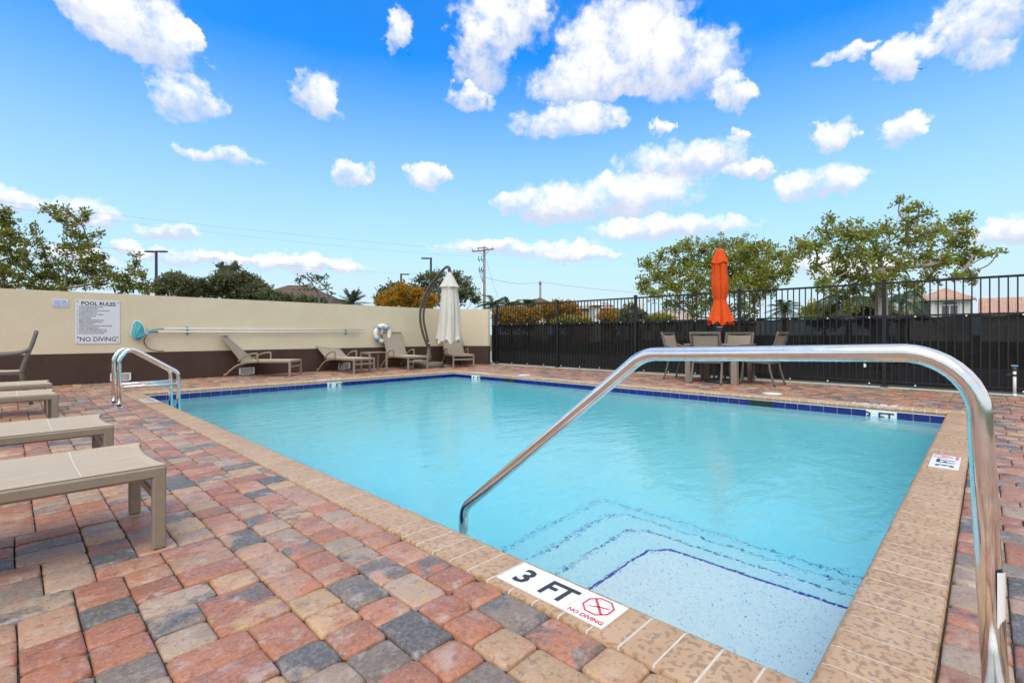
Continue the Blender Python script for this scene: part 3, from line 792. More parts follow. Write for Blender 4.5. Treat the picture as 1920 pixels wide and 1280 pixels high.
# ------------------------------------------------------------------ sun loungers
def lounger_proto():
    r = empty('sun_lounger')
    for s in (-1, 1):
        y = .285 * s
        MB().rbox((-.53, y, .322), (1.06, .038, .052), .010).build('side_rail', FRAME, r)
        MB().rbox((-.026, y, .172), (.048, .040, .345), .006).build('leg', FRAME, r)
        p = smoothpath([(-.78, y, .315), (-.98, y, .29), (-1.14, y, .235), (-1.28, y, .13), (-1.36, y, .045)], 4)
        lg = MB().tube(p, .021, 8).build('leg', FRAME, r, True)
        w = MB().lathe([(.008, -.014), (.036, -.014), (.040, -.008), (.040, .008), (.036, .014), (.008, .014)], n=16).build('wheel', FRAME2, lg, True)
        w.matrix_local = Matrix.Translation((-1.365, y + .026 * s, .040)) @ Matrix.Rotation(R(90), 4, 'X')
        p = smoothpath([(-1.10, y * 1.06, .32), (-1.02, y * 1.08, .40), (-.90, y * 1.08, .468), (-.78, y * 1.08, .492), (-.70, y * 1.08, .495)], 4)
        ar = MB().tube(p, .017, 8).build('armrest', FRAME, r, True)
        MB().rbox((-.695, y * 1.08, .41), (.032, .028, .185), .005).build('arm_post', FRAME, ar)
    MB().rbox((-.026, 0, .318), (.040, .53, .045), .008).build('foot_bar', FRAME, r)
    MB().rbox((-.026, 0, .215), (.030, .53, .042), .006).build('stretcher', FRAME, r)
    MB().tube([(-1.0, -.27, .30), (-1.0, .27, .30)], .016, 8).build('cross_tube', FRAME, r, True)
    MB().tube([(-.55, -.27, .305), (-.55, .27, .305)], .014, 8).build('cross_tube', FRAME, r, True)
    # seat sling: slightly dished across and drawn in at the foot
    m = MB(); nx, ny = 26, 10; V = []
    for i in range(nx + 1):
        t = i / nx
        for j in range(ny + 1):
            s = j / ny * 2 - 1
            x0 = -.004 - .028 * (1 - s * s); x = x0 + (-1.04 - x0) * t
            V.append((x, s * .297, .3515 - .012 * (1 - s * s) * math.sin(math.pi * min(1, t * 4 + .12) / 2)))
    o = len(V); V += [(x, y, z - .004) for x, y, z in V]
    F = [(i * (ny + 1) + j, i * (ny + 1) + j + 1, (i + 1) * (ny + 1) + j + 1, (i + 1) * (ny + 1) + j) for i in range(nx) for j in range(ny)]
    F2 = [tuple(k + o for k in f[::-1]) for f in F]
    B = [j for j in range(ny + 1)] ; E_ = [nx * (ny + 1) + j for j in range(ny + 1)]
    S1 = [i * (ny + 1) for i in range(nx + 1)]; S2 = [i * (ny + 1) + ny for i in range(nx + 1)]
    SD = []
    for ed in (B, E_, S1, S2): SD += [(ed[k], ed[k + 1], ed[k + 1] + o, ed[k] + o) for k in range(len(ed) - 1)]
    m.add(V, F + F2 + SD); sl = m.build('seat_sling', SLING, r, True)
    for xs in (-.27, -.62):
        V = []
        for j in range(ny + 1):
            s = j / ny * 2 - 1
            z = .3522 - .012 * (1 - s * s); V += [(xs, s * .29, z), (xs - .004, s * .29, z)]
        MB().add(V, [(2 * j, 2 * j + 2, 2 * j + 3, 2 * j + 1) for j in range(ny)]).build('seam', CREAM, sl)
    # backrest hinged at the rear of the seat; local x points up the back
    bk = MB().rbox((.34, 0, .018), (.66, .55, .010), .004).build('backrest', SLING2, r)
    for x in (.22, .44): MB().box((x, 0, .0245), (.005, .545, .003)).build('seam', FRAME2, bk)
    for s in (-1, 1): MB().rbox((.34, .285 * s, .012), (.70, .030, .034), .008).build('back_frame', FRAME, bk)
    MB().rbox((.68, 0, .012), (.030, .56, .034), .008).build('back_frame', FRAME, bk)
    bk.location = (-1.03, 0, .335)
    MB().tube([(-.94, -.22, .30), (-1.16, -.22, .18), (-1.16, .22, .18), (-.94, .22, .30)], .010, 6).build('back_support', FRAME2, r)
    return r
LP = lounger_proto(); first = True
def lounger(loc, ang, back, label, group):
    global first
    r = LP if first else copy_tree(LP); first = False
    r.location = loc; r.rotation_euler = (0, 0, R(ang)); tag(r, label, 'sun lounger', group)
    for c in r.children:
        if c.name.startswith('backrest'): c.rotation_euler = (0, -R(180 - back), 0) if False else (R(180), R(180 + back) * 1.0, 0) if False else (0, R(-(180 - back)), 0)
    return r
G1, G2 = 'sun loungers in a row at the left edge', 'sun loungers along the cream wall'
lounger((.47, 2.80, 0), 0, 45, 'tan sun lounger nearest the camera, at the left edge', G1)
lounger((.45, 4.11, 0), 0, 45, 'second tan sun lounger from the camera at the left edge', G1)
lounger((.33, 6.50, 0), 0, 45, 'third tan sun lounger from the camera at the left edge', G1)
lounger((.35, 7.85, 0), 0, 45, 'farthest sun lounger of the left-hand row', G1)
lounger((4.40, 10.85, 0), -44, 52, 'taupe sun lounger by the wall nearest the pool ladder', G2)
lounger((5.80, 10.42, 0), -80, 35, 'taupe sun lounger with low back beside the small side table', G2)
lounger((7.30, 10.42, 0), -92, 66, 'taupe sun lounger with upright back below the life ring', G2)
lounger((8.72, 10.32, 0), -115, 55, 'taupe sun lounger behind the folded cream umbrella', G2)

# ------------------------------------------------------------------ small side table by the wall
st_ = empty('side_table', (6.38, 11.02, 0), R(-3), 'small taupe slatted side table between two loungers', 'side table')
for k in range(6): MB().rbox((-.215 + .086 * k, 0, .455), (.078, .46, .016), .004).build('slat', FRAME, st_)
for sx in (-1, 1):
    MB().rbox((.225 * sx, 0, .43), (.03, .42, .04), .005).build('apron', FRAME, st_)
    for sy in (-1, 1): MB().rbox((.225 * sx, .225 * sy, .224), (.045, .045, .448), .005).build('leg', FRAME, st_)

# ------------------------------------------------------------------ dining table and chairs
tb = empty('dining_table', (9.40, 3.64, 0), 0, 'square taupe patio dining table under the orange umbrella', 'table')
for k in range(7): MB().rbox((-.42 + .14 * k, 0, .712), (.134, .98, .026), .004).build('slat', FRAME, tb)
for s in (-1, 1):
    MB().rbox((0, .43 * s, .665), (.80, .03, .07), .004).build('apron', FRAME, tb); MB().rbox((.43 * s, 0, .665), (.03, .80, .07), .004).build('apron', FRAME, tb)
    for q in (-1, 1): MB().rbox((.42 * s, .42 * q, .35), (.105, .105, .70), .006).build('leg', FRAME, tb)
def chair_proto():
    r = empty('dining_chair')
    for s in (-1, 1):
        y = .255 * s
        MB().tube(smoothpath([(.23, y, .44), (.25, y * 1.02, .25), (.285, y * 1.06, 0)], 4), .018, 8, flat=1.3).build('leg', FRAME2, r, True)
        MB().tube(smoothpath([(-.20, y, .42), (-.225, y * 1.02, .25), (-.30, y * 1.05, 0)], 4), .018, 8, flat=1.3).build('leg', FRAME2, r, True)
        MB().tube(smoothpath([(-.20, y, .40), (-.235, y, .55), (-.30, y, .76), (-.345, y, .94)], 4), .019, 8, flat=1.3).build('back_post', FRAME2, r, True)
        MB().tube(smoothpath([(-.275, y * 1.04, .70), (-.16, y * 1.10, .655), (.05, y * 1.12, .64), (.20, y * 1.10, .625), (.245, y * 1.06, .56), (.235, y * 1.02, .44)], 4), .015, 8, flat=1.5).build('armrest', FRAME2, r, True)
        MB().bar((-.20, y, .405), (.24, y, .425), .024, .036).build('seat_rail', FRAME2, r)
    MB().bar((.235, -.25, .425), (.235, .25, .425), .030, .036).build('seat_rail', FRAME2, r)
    MB().bar((-.20, -.25, .40), (-.20, .25, .40), .030, .036).build('seat_rail', FRAME2, r)
    MB().bar((-.343, -.27, .93), (-.343, .27, .93), .034, .045).build('top_rail', FRAME2, r)
    MB().bar((-.225, -.245, .505), (-.225, .245, .505), .024, .032).build('lower_rail', FRAME2, r)
    def sheet(pts, w, th, mat, name):
        m = MB(); ny = 6; V = []
        pts = smoothpath(pts, 4)
        for p in pts:
            for j in range(ny + 1):
                s = j / ny * 2 - 1; V.append((p.x - .012 * (1 - s * s) * 0, s * w, p.z - .010 * (1 - s * s)))
        n = len(pts); o = len(V); V += [(x - th, y, z - th) for x, y, z in V]
        F = [(i * (ny + 1) + j, i * (ny + 1) + j + 1, (i + 1) * (ny + 1) + j + 1, (i + 1) * (ny + 1) + j) for i in range(n - 1) for j in range(ny)]
        m.add(V, F + [tuple(k + o for k in f[::-1]) for f in F]); return m.build(name, mat, r, True)
    sheet([(.25, 0, .45), (.10, 0, .438), (-.08, 0, .428), (-.205, 0, .43)], .235, .012, SLING, 'seat')
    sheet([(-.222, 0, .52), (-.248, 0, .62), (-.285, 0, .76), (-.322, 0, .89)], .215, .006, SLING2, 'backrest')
    for s in (-1, 1): MB().tube([(-.226, .222 * s, .51), (-.252, .222 * s, .62), (-.29, .222 * s, .76), (-.33, .222 * s, .91)], .009, 6).build('inner_post', FRAME2, r, True)
    return r
CPR = chair_proto(); firstc = True
for (x, y, a, lab) in ((9.08, 3.68, 4, 'taupe patio chair with its back to the pool at the table'), (9.42, 4.36, -90, 'taupe patio chair on the left side of the dining table'),
                       (9.48, 2.92, 88, 'taupe patio chair on the right side of the dining table'), (9.86, 3.56, 180, 'taupe patio chair on the fence side of the dining table'),
                       (-.08, 9.12, 178, 'taupe patio chair alone at the left edge before the wall')):
    r = CPR if firstc else copy_tree(CPR); firstc = False
    r.location = (x, y, 0); r.rotation_euler = (0, 0, R(a)); tag(r, lab, 'chair', 'patio chairs')

# ------------------------------------------------------------------ umbrellas
def folds(n, amp, seed):
    rr = random.Random(seed); ph = [rr.uniform(0, 6.28) for _ in range(4)]
    def f(a, z, i):
        k = amp(z)
        s = .7 - 1.9 * math.exp(-(math.sin((n * a + .6 * math.sin(2.3 * z + ph[0])) / 2) / .30) ** 2)
        return 1 + k * s + k * .35 * math.sin(3 * a + ph[1] + 2 * z) + k * .3 * math.sin(5 * a + ph[2] - 1.5 * z) + k * .25 * math.sin((2 * n + 1) * a + ph[3])
    return f
ou = empty('patio_umbrella', (9.40, 3.64, 0), 0, 'closed bright orange patio umbrella standing through the dining table', 'umbrella')
MB().lathe([(.27, 0), (.27, .03), (.24, .055), (.06, .08), (.04, .10), (.04, .34), (.026, .35)], n=32).build('base', DARKM, ou, True)
MB().tube([(0, 0, .3), (0, 0, 2.52)], .021, 12).build('pole', FRAME2, ou, True)
MB().lathe([(.02, .93), (.05, .96), (.055, 1.0), (.035, 1.03), (.045, 1.06), (.02, 1.09)], n=16).build('hub', DARKM, ou, True)
MB().lathe([(.045, 1.03), (.062, 1.035), (.062, 1.05), (.045, 1.055)], n=10).build('crank', STEEL, ou, True)
prof = [(.040, 2.50), (.115, 2.28), (.122, 2.10), (.135, 1.92), (.132, 1.76), (.108, 1.60), (.098, 1.55), (.108, 1.50), (.140, 1.36), (.175, 1.22), (.198, 1.12)]
pp = smoothpath([(r_, 0, z) for r_, z in prof], 4)
can = MB().lathe([(p.x, p.z) for p in pp], n=96, cap=False, fold=folds(7, lambda z: .05 + .18 * max(0, (1.55 - z)) + .12 * (1 if z < 2.2 else 0), 3))
can.v = [(x, y, z + (.035 * math.sin(8 * math.atan2(y, x)) + .02 * math.sin(3 * math.atan2(y, x)) if z < 1.2 else 0)) for x, y, z in can.v]
cano = can.build('canopy', ORANGE, ou, True)
vt = MB().lathe([(p.x, p.z) for p in smoothpath([(.03, 0, 2.53), (.075, 0, 2.48), (.105, 0, 2.38), (.148, 0, 2.27)], 4)], n=64, cap=False, fold=folds(4, lambda z: .04 + .5 * max(0, 2.42 - z), 9))
vt.v = [(x, y, z - (.04 * abs(math.cos(2 * math.atan2(y, x))) if z < 2.3 else 0)) for x, y, z in vt.v]
vt.build('vent_cap', ORANGE, cano, True)
MB().lathe([(.104, 1.543), (.109, 1.55), (.104, 1.557)], n=32, cap=False).build('tie_strap', ORANGE, cano, True)
MB().lathe([(.02, 2.52), (.036, 2.54), (.03, 2.56), (.046, 2.59), (.046, 2.615), (.02, 2.64), (.004, 2.645)], n=16).build('finial', FRAME2, ou, True)

cu = empty('cantilever_umbrella', (8.08, 11.05, 0), FWD - R(90), 'folded cream cantilever umbrella on a curved bronze arm in the wall corner', 'umbrella')
# local x = along the wall bend's front, to the right seen from the pool
MB().lathe([(.40, 0), (.41, .02), (.41, .11), (.385, .14), (.10, .15)], n=40).build('base', FRAME2, cu, True)
MB().lathe([(.085, .14), (.075, .30), (.055, .42), (.05, .52), (.045, .53)], n=20).build('sleeve', FRAME2, cu, True)
for k, (oy, d_) in enumerate(((-.02, 0), (.02, .085))):
    p = smoothpath([(.0 + d_ * .2, oy, .50), (-.06 + d_ * .6, oy, .66), (-.155 + d_, oy, .92), (-.225 + d_, oy, 1.25), (-.225 + d_, oy, 1.55), (-.15 + d_, oy, 1.86), (-.02 + d_, oy, 2.15), (.16 + d_ * .8, oy, 2.42)] + ([(.33, oy, 2.62), (.47, oy, 2.745)] if k == 0 else [(.25 + .05, oy, 2.52)]), 5)
    MB().tube(p, .034 if k == 0 else .03, 10).build('arm', BRONZE, cu, True)
MB().tube([(-.03, 0, .62), (-.075, .0, .68), (.05, 0, .66), (.03, 0, .58)], .012, 6).build('crank_handle', STEEL, cu, True)
MB().tube(smoothpath([(.44, 0, 2.73), (.51, 0, 2.765), (.555, 0, 2.74), (.57, 0, 2.66), (.57, 0, 2.60)], 4), [.036] * 8 + [.045] * 9, 12).build('hub', BRONZE, cu, True)
prof = [(.05, 2.60), (.15, 2.42), (.235, 2.22), (.215, 2.12), (.225, 1.95), (.25, 1.6), (.27, 1.2), (.295, .9), (.315, .72)]
pp = smoothpath([(r_, 0, z) for r_, z in prof], 5)
can = MB().lathe([(p.x, p.z) for p in pp], n=112, cap=False, fold=folds(7, lambda z: .06 + .13 * min(1, max(0, 2.25 - z)) , 21))
can.v = [(x + .57, y, z + (.05 * math.sin(6 * math.atan2(y, x)) + .03 * math.sin(11 * math.atan2(y, x) + 1) if z < .8 else 0)) for x, y, z in can.v]
cc = can.build('canopy', CREAM, cu, True)
vt = MB().lathe([(p.x, p.z) for p in smoothpath([(.045, 0, 2.615), (.10, 0, 2.52), (.18, 0, 2.35), (.262, 0, 2.20)], 4)], n=64, cap=False, fold=folds(4, lambda z: .03 + .22 * max(0, 2.5 - z), 5))
vt.v = [(x + .57, y, z) for x, y, z in vt.v]; vt.build('vent_cap', CREAM, cc, True)

# ------------------------------------------------------------------ things on the wall
WY = 11.80
sg = empty('pool_rules_sign', (.842, WY - .003, .73), 0, 'white POOL RULES sign on the cream wall', 'sign')
MB().rbox((.318, -.004, .40), (.636, .006, .80), .002).build('board', SIGNW, sg)
for x in (.03, .606):
    for z in (.03, .77): MB().lathe([(.009, 0), (.007, .004), (.002, .005)], n=8).build('screw', DARKM, sg).matrix_local = Matrix.Translation((x, -.007, z)) @ Matrix.Rotation(R(90), 4, 'X')
sy = -.0085
text('heading', 'POOL RULES', .094, INK, sg, (.325, sy, .706), (1, 0, 0), (0, 0, 1), 'CENTER', .0022, .92)
text('heading', '"NO DIVING"', .118, INK, sg, (.318, sy, .045), (1, 0, 0), (0, 0, 1), 'CENTER', .0008, .84)
rules = ['NO GLASS OR ANIMALS IN FENCED POOL AREA', '(OR 50 FEET FROM UNFENCED POOL)', 'NO FOOD OR BEVERAGES IN POOL OR ON POOL WET DECK', 'SHOWER BEFORE ENTERING POOL', 'MAXIMUM POOL BATHING LOAD  21  PERSONS',
         'POOL HOURS: DAWN TO DUSK', 'NO NIGHT SWIMMING', 'EMERGENCY PHONE LOCATION: GATE HOUSE', 'EMERGENCY MEDICAL SERVICES PHONE# 911', 'WARNING: NO LIFEGUARD', 'CHILDREN UNDER 12 YRS OF AGE MUST HAVE ADULT SUPERVISION',
         'POOL DEPTHS ARE MEASURED IN FEET', 'MAXIMUM WATER TEMPERATURE SHALL BE 104\u00b0F / 40\u00b0C', 'DO NOT SWALLOW POOL WATER, IT IS RECIRCULATED', 'DO NOT USE POOL IF YOU ARE ILL WITH DIARRHEA']
wid = [.40, .32, .50, .29, .405, .26, .19, .39, .40, .235, .565, .34, .485, .46, .435]
for k, (s_, w_) in enumerate(zip(rules, wid)):
    z = .668 - .0347 * k
    text('rule_line', s_, .028, INK, sg, (.050, sy, z), (1, 0, 0), (0, 0, 1), 'LEFT', .0005, w_ / (len(s_) * .0187))
    if k != 1: MB().lathe([(.006, 0), (.006, .001), (.002, .0015)], n=8).build('bullet', INK, sg).matrix_local = Matrix.Translation((.030, -.0072, z + .010)) @ Matrix.Rotation(R(90), 4, 'X')
vsn = empty('video_notice_sign', (.541, WY - .003, 1.388), 0, 'small pale blue video surveillance notice left of the pool rules', 'sign')
MB().rbox((.106, -.004, .068), (.212, .006, .136), .002).build('board', SIGNB, vsn)
for k, s_ in enumerate(('POOL AREA', 'UNDER VIDEO', 'SURVEILLANCE')): text('lettering', s_, .034, BLUEINK, vsn, (.106, sy, .092 - .038 * k), (1, 0, 0), (0, 0, 1), 'CENTER', .0003, .88)

hooks = [(2.56, 0), (6.0, 0)]
lp = empty('leaf_skimmer', (0, WY, 0), 0, 'long white pole with teal leaf net hung on the cream wall', 'pool net')
MB().tube([(2.02, -.06, .955), (6.40, -.06, .962)], .014, 10).build('pole', ALU, lp, True)
MB().tube([(1.90, -.06, .952), (2.06, -.06, .955)], .018, 10).build('grip', TEALP, lp, True)
netm = MB(); nseg = 20
outer = []
for k in range(nseg + 1):
    a = R(-150 + 300 * k / nseg)
    outer.append((1.735 + .135 * math.cos(a + math.pi) * .9, .965 + .20 * math.sin(a + math.pi)))
hoop = [(1.92, -.06, .952), (1.86, -.06, .93), (1.84, -.055, 1.04), (1.80, -.05, 1.12), (1.74, -.045, 1.165), (1.68, -.045, 1.13), (1.65, -.045, 1.02), (1.635, -.05, .90), (1.70, -.055, .82), (1.78, -.06, .80), (1.85, -.06, .87), (1.92, -.06, .952)]
hp = smoothpath(hoop, 3)
MB().tube(hp, .009, 6).build('hoop', PVC, lp, True)
V = [tuple(p) for p in hp]; cx_, cz_ = 1.73, .93; nr = 4
for r_ in range(1, nr + 1):
    f_ = 1 - r_ / nr * .9
    for p in hp: V.append((cx_ + (p.x - cx_) * f_ - .03 * r_ / nr, p.y - .10 * math.sin(r_ / nr * 1.5) - .01 * math.sin(7 * p.x * 9 + r_), cz_ + (p.z - cz_) * f_ - .10 * (r_ / nr) ** .8))
n = len(hp)
netm.add(V, [(r_ * n + k, r_ * n + k + 1, (r_ + 1) * n + k + 1, (r_ + 1) * n + k) for r_ in range(nr) for k in range(n - 1)])
netm.build('net', TEAL, lp, True)
MB().tube(smoothpath([(1.90, -.05, .93), (1.84, -.04, .78), (1.90, -.04, .64), (2.06, -.05, .575), (2.16, -.05, .58)], 5), .008, 6).build('cord', BLACK, lp, True)
bp = empty('brush_pole', (0, WY, 0), 0, 'upper white telescopic pole hung on the cream wall', 'pole')
MB().tube([(2.16, -.05, 1.018), (6.53, -.05, 1.035)], .012, 10).build('pole', ALU, bp, True)
MB().tube(smoothpath([(1.93, -.055, .965), (2.0, -.05, .995), (2.16, -.05, 1.018)], 4), .009, 8).build('grip', TEALP, bp, True)
for k, x in enumerate((2.56, 6.02)):
    hk = empty('pole_hook', (x, WY, .99), 0, ['teal pole hook on the wall near the leaf net', 'teal pole hook on the wall near the life ring'][k], 'hook', 'pole hooks')
    MB().box((0, -.006, -.01), (.025, .008, .17)).build('plate', TEALP, hk)
    for z in (.008, -.062): MB().tube([(0, -.008, z), (0, -.075, z - .014), (0, -.085, z + .014)], .007, 6).build('prong', TEALP, hk, True)
lr = empty('life_ring', (7.05, WY - .075, .925), 0, 'cream life ring with blue bands on the wall above a lounger', 'life ring')
def torus_arc(a0, a1, R0, r0, n, m):
    mb = MB(); V = []
    for i in range(n + 1):
        a = a0 + (a1 - a0) * i / n
        for j in range(m):
            b_ = 2 * math.pi * j / m
            V.append(((R0 + r0 * math.cos(b_)) * math.cos(a), r0 * .85 * math.sin(b_), (R0 + r0 * math.cos(b_)) * math.sin(a)))
    mb.add(V, [(i * m + j, i * m + (j + 1) % m, (i + 1) * m + (j + 1) % m, (i + 1) * m + j) for i in range(n) for j in range(m)]); return mb
torus_arc(0, 2 * math.pi, .208, .058, 48, 14).build('ring', RINGW, lr, True)
for q in range(4): torus_arc(R(45 + 90 * q - 11), R(45 + 90 * q + 11), .208, .061, 6, 14).build('band', RINGB, lr, True)
rope = [((.30 + .03 * math.cos(4 * R(a + 45))) * math.cos(R(a)), 0, (.30 + .03 * math.cos(4 * R(a + 45))) * math.sin(R(a))) for a in range(0, 361, 9)]
MB().tube(rope, .007, 6).build('rope', CREAM, lr, True)
MB().box((.0, .045, .10), (.06, .05, .26)).build('bracket', ALU, lr); MB().tube([(0, .03, .20), (0, -.08, .19), (0, -.085, .25)], .008, 6).build('bracket_hook', ALU, lr, True)

sp = empty('standpipe', (10.18, -.28, 0), 0, 'white plastic standpipe with blue valve at the right edge', 'pipe')
MB().tube([(0, 0, 0), (0, 0, .37)], .019, 12).build('pipe', PVC, sp, True)
MB().lathe([(.030, .30), (.030, .325)], n=12).build('collar', BLACK, sp); MB().lathe([(.028, 0), (.028, .03), (.02, .04)], n=12).build('foot', PVC, sp, True)
MB().lathe([(.022, .37), (.030, .385), (.030, .41), (.018, .43)], n=12).build('valve_body', BRONZE, sp, True)
MB().rbox((0, 0, .445), (.035, .075, .022), .006).build('valve_handle', RINGB, sp)
MB().tube([(0, .01, .315), (-.02, .09, .315)], .010, 8).build('spigot', DARKM, sp, True)

# ------------------------------------------------------------------ trees and shrubs
LEAF_G = m_leaf('green leaf', (.150, .185, .026), (.35, .365, .058), (.48, .40, .08), .5)
LEAF_B = m_leaf('buttonwood leaf', (.110, .125, .020), (.260, .260, .042), (.40, .28, .09), .5)
LEAF_D = m_leaf('dark olive leaf', (.085, .095, .042), (.175, .185, .085), (.26, .23, .11), .42)
LEAF_O = m_leaf('autumn leaf', (.26, .27, .02), (.46, .22, .022), (.60, .31, .04), .4)
LEAF_Y = m_leaf('yellow green leaf', (.16, .19, .015), (.32, .30, .022), (.46, .28, .03), .35)
LEAF_P = m_leaf('palm leaflet', (.035, .068, .028), (.080, .120, .048), (.19, .16, .08), .35)
def leaf_mesh(name, mat, tips, per, size, aspect, spread, seed):
    g = np.random.default_rng(seed); T = np.asarray(tips, 'f'); n = len(T) * per
    base = np.repeat(T, per, 0) + g.normal(0, spread, (n, 3)) * (1, 1, .75)
    d = g.normal(0, 1, (n, 3)); d[:, 2] += .35; d /= np.linalg.norm(d, axis=1)[:, None]
    nn = g.normal(0, 1, (n, 3)); nn[:, 2] += 1.1
    s = np.cross(d, nn); s /= np.linalg.norm(s, axis=1)[:, None] + 1e-6
    u = np.cross(s, d)
    L = (size * g.uniform(.65, 1.25, n))[:, None]; w = L * aspect
    p0 = base; p1 = base + d * L * .5 + s * w * .5 + u * L * .08; p2 = base + d * L; p3 = base + d * L * .5 - s * w * .5 + u * L * .08
    V = np.stack([p0, p1, p2, p3], 1).reshape(-1, 3)
    me = bpy.data.meshes.new(name); me.vertices.add(4 * n); me.vertices.foreach_set('co', V.astype('f').ravel())
    me.loops.add(4 * n); me.loops.foreach_set('vertex_index', np.arange(4 * n, dtype='i'))
    me.polygons.add(n); me.polygons.foreach_set('loop_start', np.arange(0, 4 * n, 4, dtype='i')); me.polygons.foreach_set('loop_total', np.full(n, 4, 'i'))
    me.materials.append(mat); me.update(calc_edges=True)
    clump = np.repeat(g.uniform(0, 1, len(T)), per)
    at = me.attributes.new('rnd', 'FLOAT', 'FACE'); at.data.foreach_set('value', np.clip(.45 * clump + .55 * g.uniform(0, 1, n), 0, 1).astype('f'))
    return me
def tree(name, label, cat, side, fwd, fork_h, clumps, depth, mat, bark=BARK, trunk_r=.09, leaf=.10, aspect=.5, per=8, dens=1.0, group=None, seed=1, lean=0.0, spread=None, branch=.35, trunk=True):
    """clumps: (metres right of the trunk, height, radius); depth: how far the crown spreads along the line of sight"""
    g = np.random.default_rng(seed); x, y = away(side, fwd)
    root = empty(name, (x, y, -.06), FWD - R(90), label, cat, group)
    fork = Vector((lean, 0, fork_h)); tips = []; wood = MB()
    wood.tube(smoothpath([(0, 0, 0), (lean * .3 + .02, .02, fork_h * .5), fork], 5), [trunk_r * (1.25 - .45 * k / 10) for k in range(11)], 9)
    nodes = [(fork, -1, None)]; cl = []
    for (cx_, cz_, cr) in clumps:
        dy = g.uniform(-1, 1) * depth * max(.25, 1 - abs(cx_) * .08); kd = 1 + dy / fwd
        cl.append((Vector(((side + cx_) * kd - side, dy, CAM_H + (cz_ - CAM_H) * kd)), cr))
    cl.sort(key=lambda q: (q[0] - fork).length)
    par = []; cnt = [1] * (len(cl) + 1)
    for i, (c, cr) in enumerate(cl):
        best = min(range(i + 1), key=lambda j: ((c - (fork if j == 0 else cl[j - 1][0])).length + .35 * (0 if j == 0 else (cl[j - 1][0] - fork).length)) * (1.0 if j == 0 or (c - fork).length > (cl[j - 1][0] - fork).length * 1.1 else 1.6))
        par.append(best)
    for i in range(len(cl) - 1, -1, -1): cnt[par[i]] += cnt[i + 1]
    for i, (c, cr) in enumerate(cl):
        start = fork if par[i] == 0 else cl[par[i] - 1][0]
        dv = c - start; Ld = max(dv.length, .05)
        mid = start.lerp(c, .5) + Vector((g.normal(0, .07) * Ld, g.normal(0, .07) * Ld, -.06 * abs(dv.x) + g.normal(0, .05) * Ld))
        r0 = trunk_r * branch * (cnt[i + 1] / len(cl)) ** .42 * 1.9 + .004
        r1 = r0 * .62
        wood.tube(smoothpath([start, mid, c], 4), [r0 + (r1 - r0) * k / 8 for k in range(9)], 6)
        nt_ = max(4, int(dens * 26 * (cr / .35) ** 1.7))
        for _ in range(nt_):
            dd = g.normal(0, 1, 3); dd /= np.linalg.norm(dd); rad = cr * g.uniform(.2, 1.3)
            tp = c + Vector((dd[0] * rad, dd[1] * rad, dd[2] * rad * .85)); tips.append(tp[:])
            if g.random() < .45: wood.tube([c.lerp(tp, .0), c.lerp(tp, .5) + Vector((0, 0, .03)), tp], [.007, .005, .003], 4, cap=False)
    if trunk: wood.build('trunk', bark, root, True)
    link('crown', leaf_mesh('crown', mat, tips, per, leaf, aspect, spread or leaf * .55, seed + 5), root)
    return root
def from_view(fwd, side0, pts):
    """turn angular sightings (pixels of a level 918 px lens) into metres at the tree's own distance"""
    k = fwd / 918
    return [((u - 960) * k - side0, CAM_H + (627 - v) * k + .06, r * k) for u, v, r in pts]
# two shade trees behind the fence
F2 = 13.0; S2_ = (1652 - 960) / 918 * F2
tree('shade_tree', 'large spreading tree with pale trunk behind the right of the fence', 'tree', S2_, F2, 2.72, from_view(F2, S2_, [
    (1500, 465, 20), (1528, 462, 22), (1552, 440, 20), (1558, 412, 12), (1590, 440, 28), (1575, 478, 24), (1530, 500, 14), (1545, 530, 20), (1580, 515, 24), (1610, 480, 24), (1625, 445, 24),
    (1650, 478, 28), (1620, 522, 28), (1665, 430, 18), (1688, 378, 9), (1700, 395, 12), (1722, 386, 9), (1703, 420, 16), (1700, 455, 24), (1740, 400, 12), (1740, 440, 22), (1735, 482, 24), (1690, 500, 28),
    (1762, 430, 16), (1790, 415, 14), (1812, 410, 14), (1815, 437, 16), (1790, 455, 22), (1770, 490, 20), (1800, 487, 20), (1832, 472, 14), (1856, 476, 10), (1872, 472, 7), (1818, 512, 14), (1795, 518, 12),
    (1740, 522, 16), (1660, 530, 22), (1600, 545, 18), (1560, 545, 11), (1705, 535, 16), (1822, 526, 9), (1640, 560, 16), (1600, 572, 13), (1720, 545, 12)]), .75, LEAF_G, BARKP, .15, .090, .60, 9, 2.2, 'shade trees behind the fence', 3)
F1 = 16.0; S1_ = (1352 - 960) / 918 * F1
tree('shade_tree', 'dense green tree behind the orange umbrella beyond the fence', 'tree', S1_, F1, 1.6, from_view(F1, S1_, [
    (1215, 495, 18), (1240, 480, 16), (1264, 470, 16), (1290, 464, 20), (1210, 530, 15), (1235, 520, 22), (1260, 505, 24), (1290, 490, 26), (1320, 468, 22), (1350, 460, 20), (1385, 458, 22), (1415, 462, 20),
    (1440, 467, 16), (1330, 500, 28), (1300, 520, 28), (1260, 540, 25), (1225, 550, 15), (1205, 543, 11), (1300, 550, 28), (1340, 530, 28), (1370, 490, 26), (1400, 490, 26), (1430, 492, 22), (1460, 482, 17),
    (1480, 492, 17), (1490, 477, 11), (1475, 512, 18), (1445, 520, 25), (1410, 525, 25), (1380, 540, 22), (1440, 546, 18), (1415, 562, 16), (1300, 576, 18), (1270, 572, 15), (1250, 573, 11), (1330, 570, 22),
    (1302, 592, 11), (1390, 575, 15), (1396, 596, 9), (1410, 586, 11), (1355, 590, 17), (1400, 474, 20), (1420, 508, 22), (1388, 515, 22), (1365, 520, 22), (1350, 485, 20), (1425, 540, 18)]), 1.1, LEAF_G, BARK, .12, .095, .60, 9, 1.9, 'shade trees behind the fence', 14)
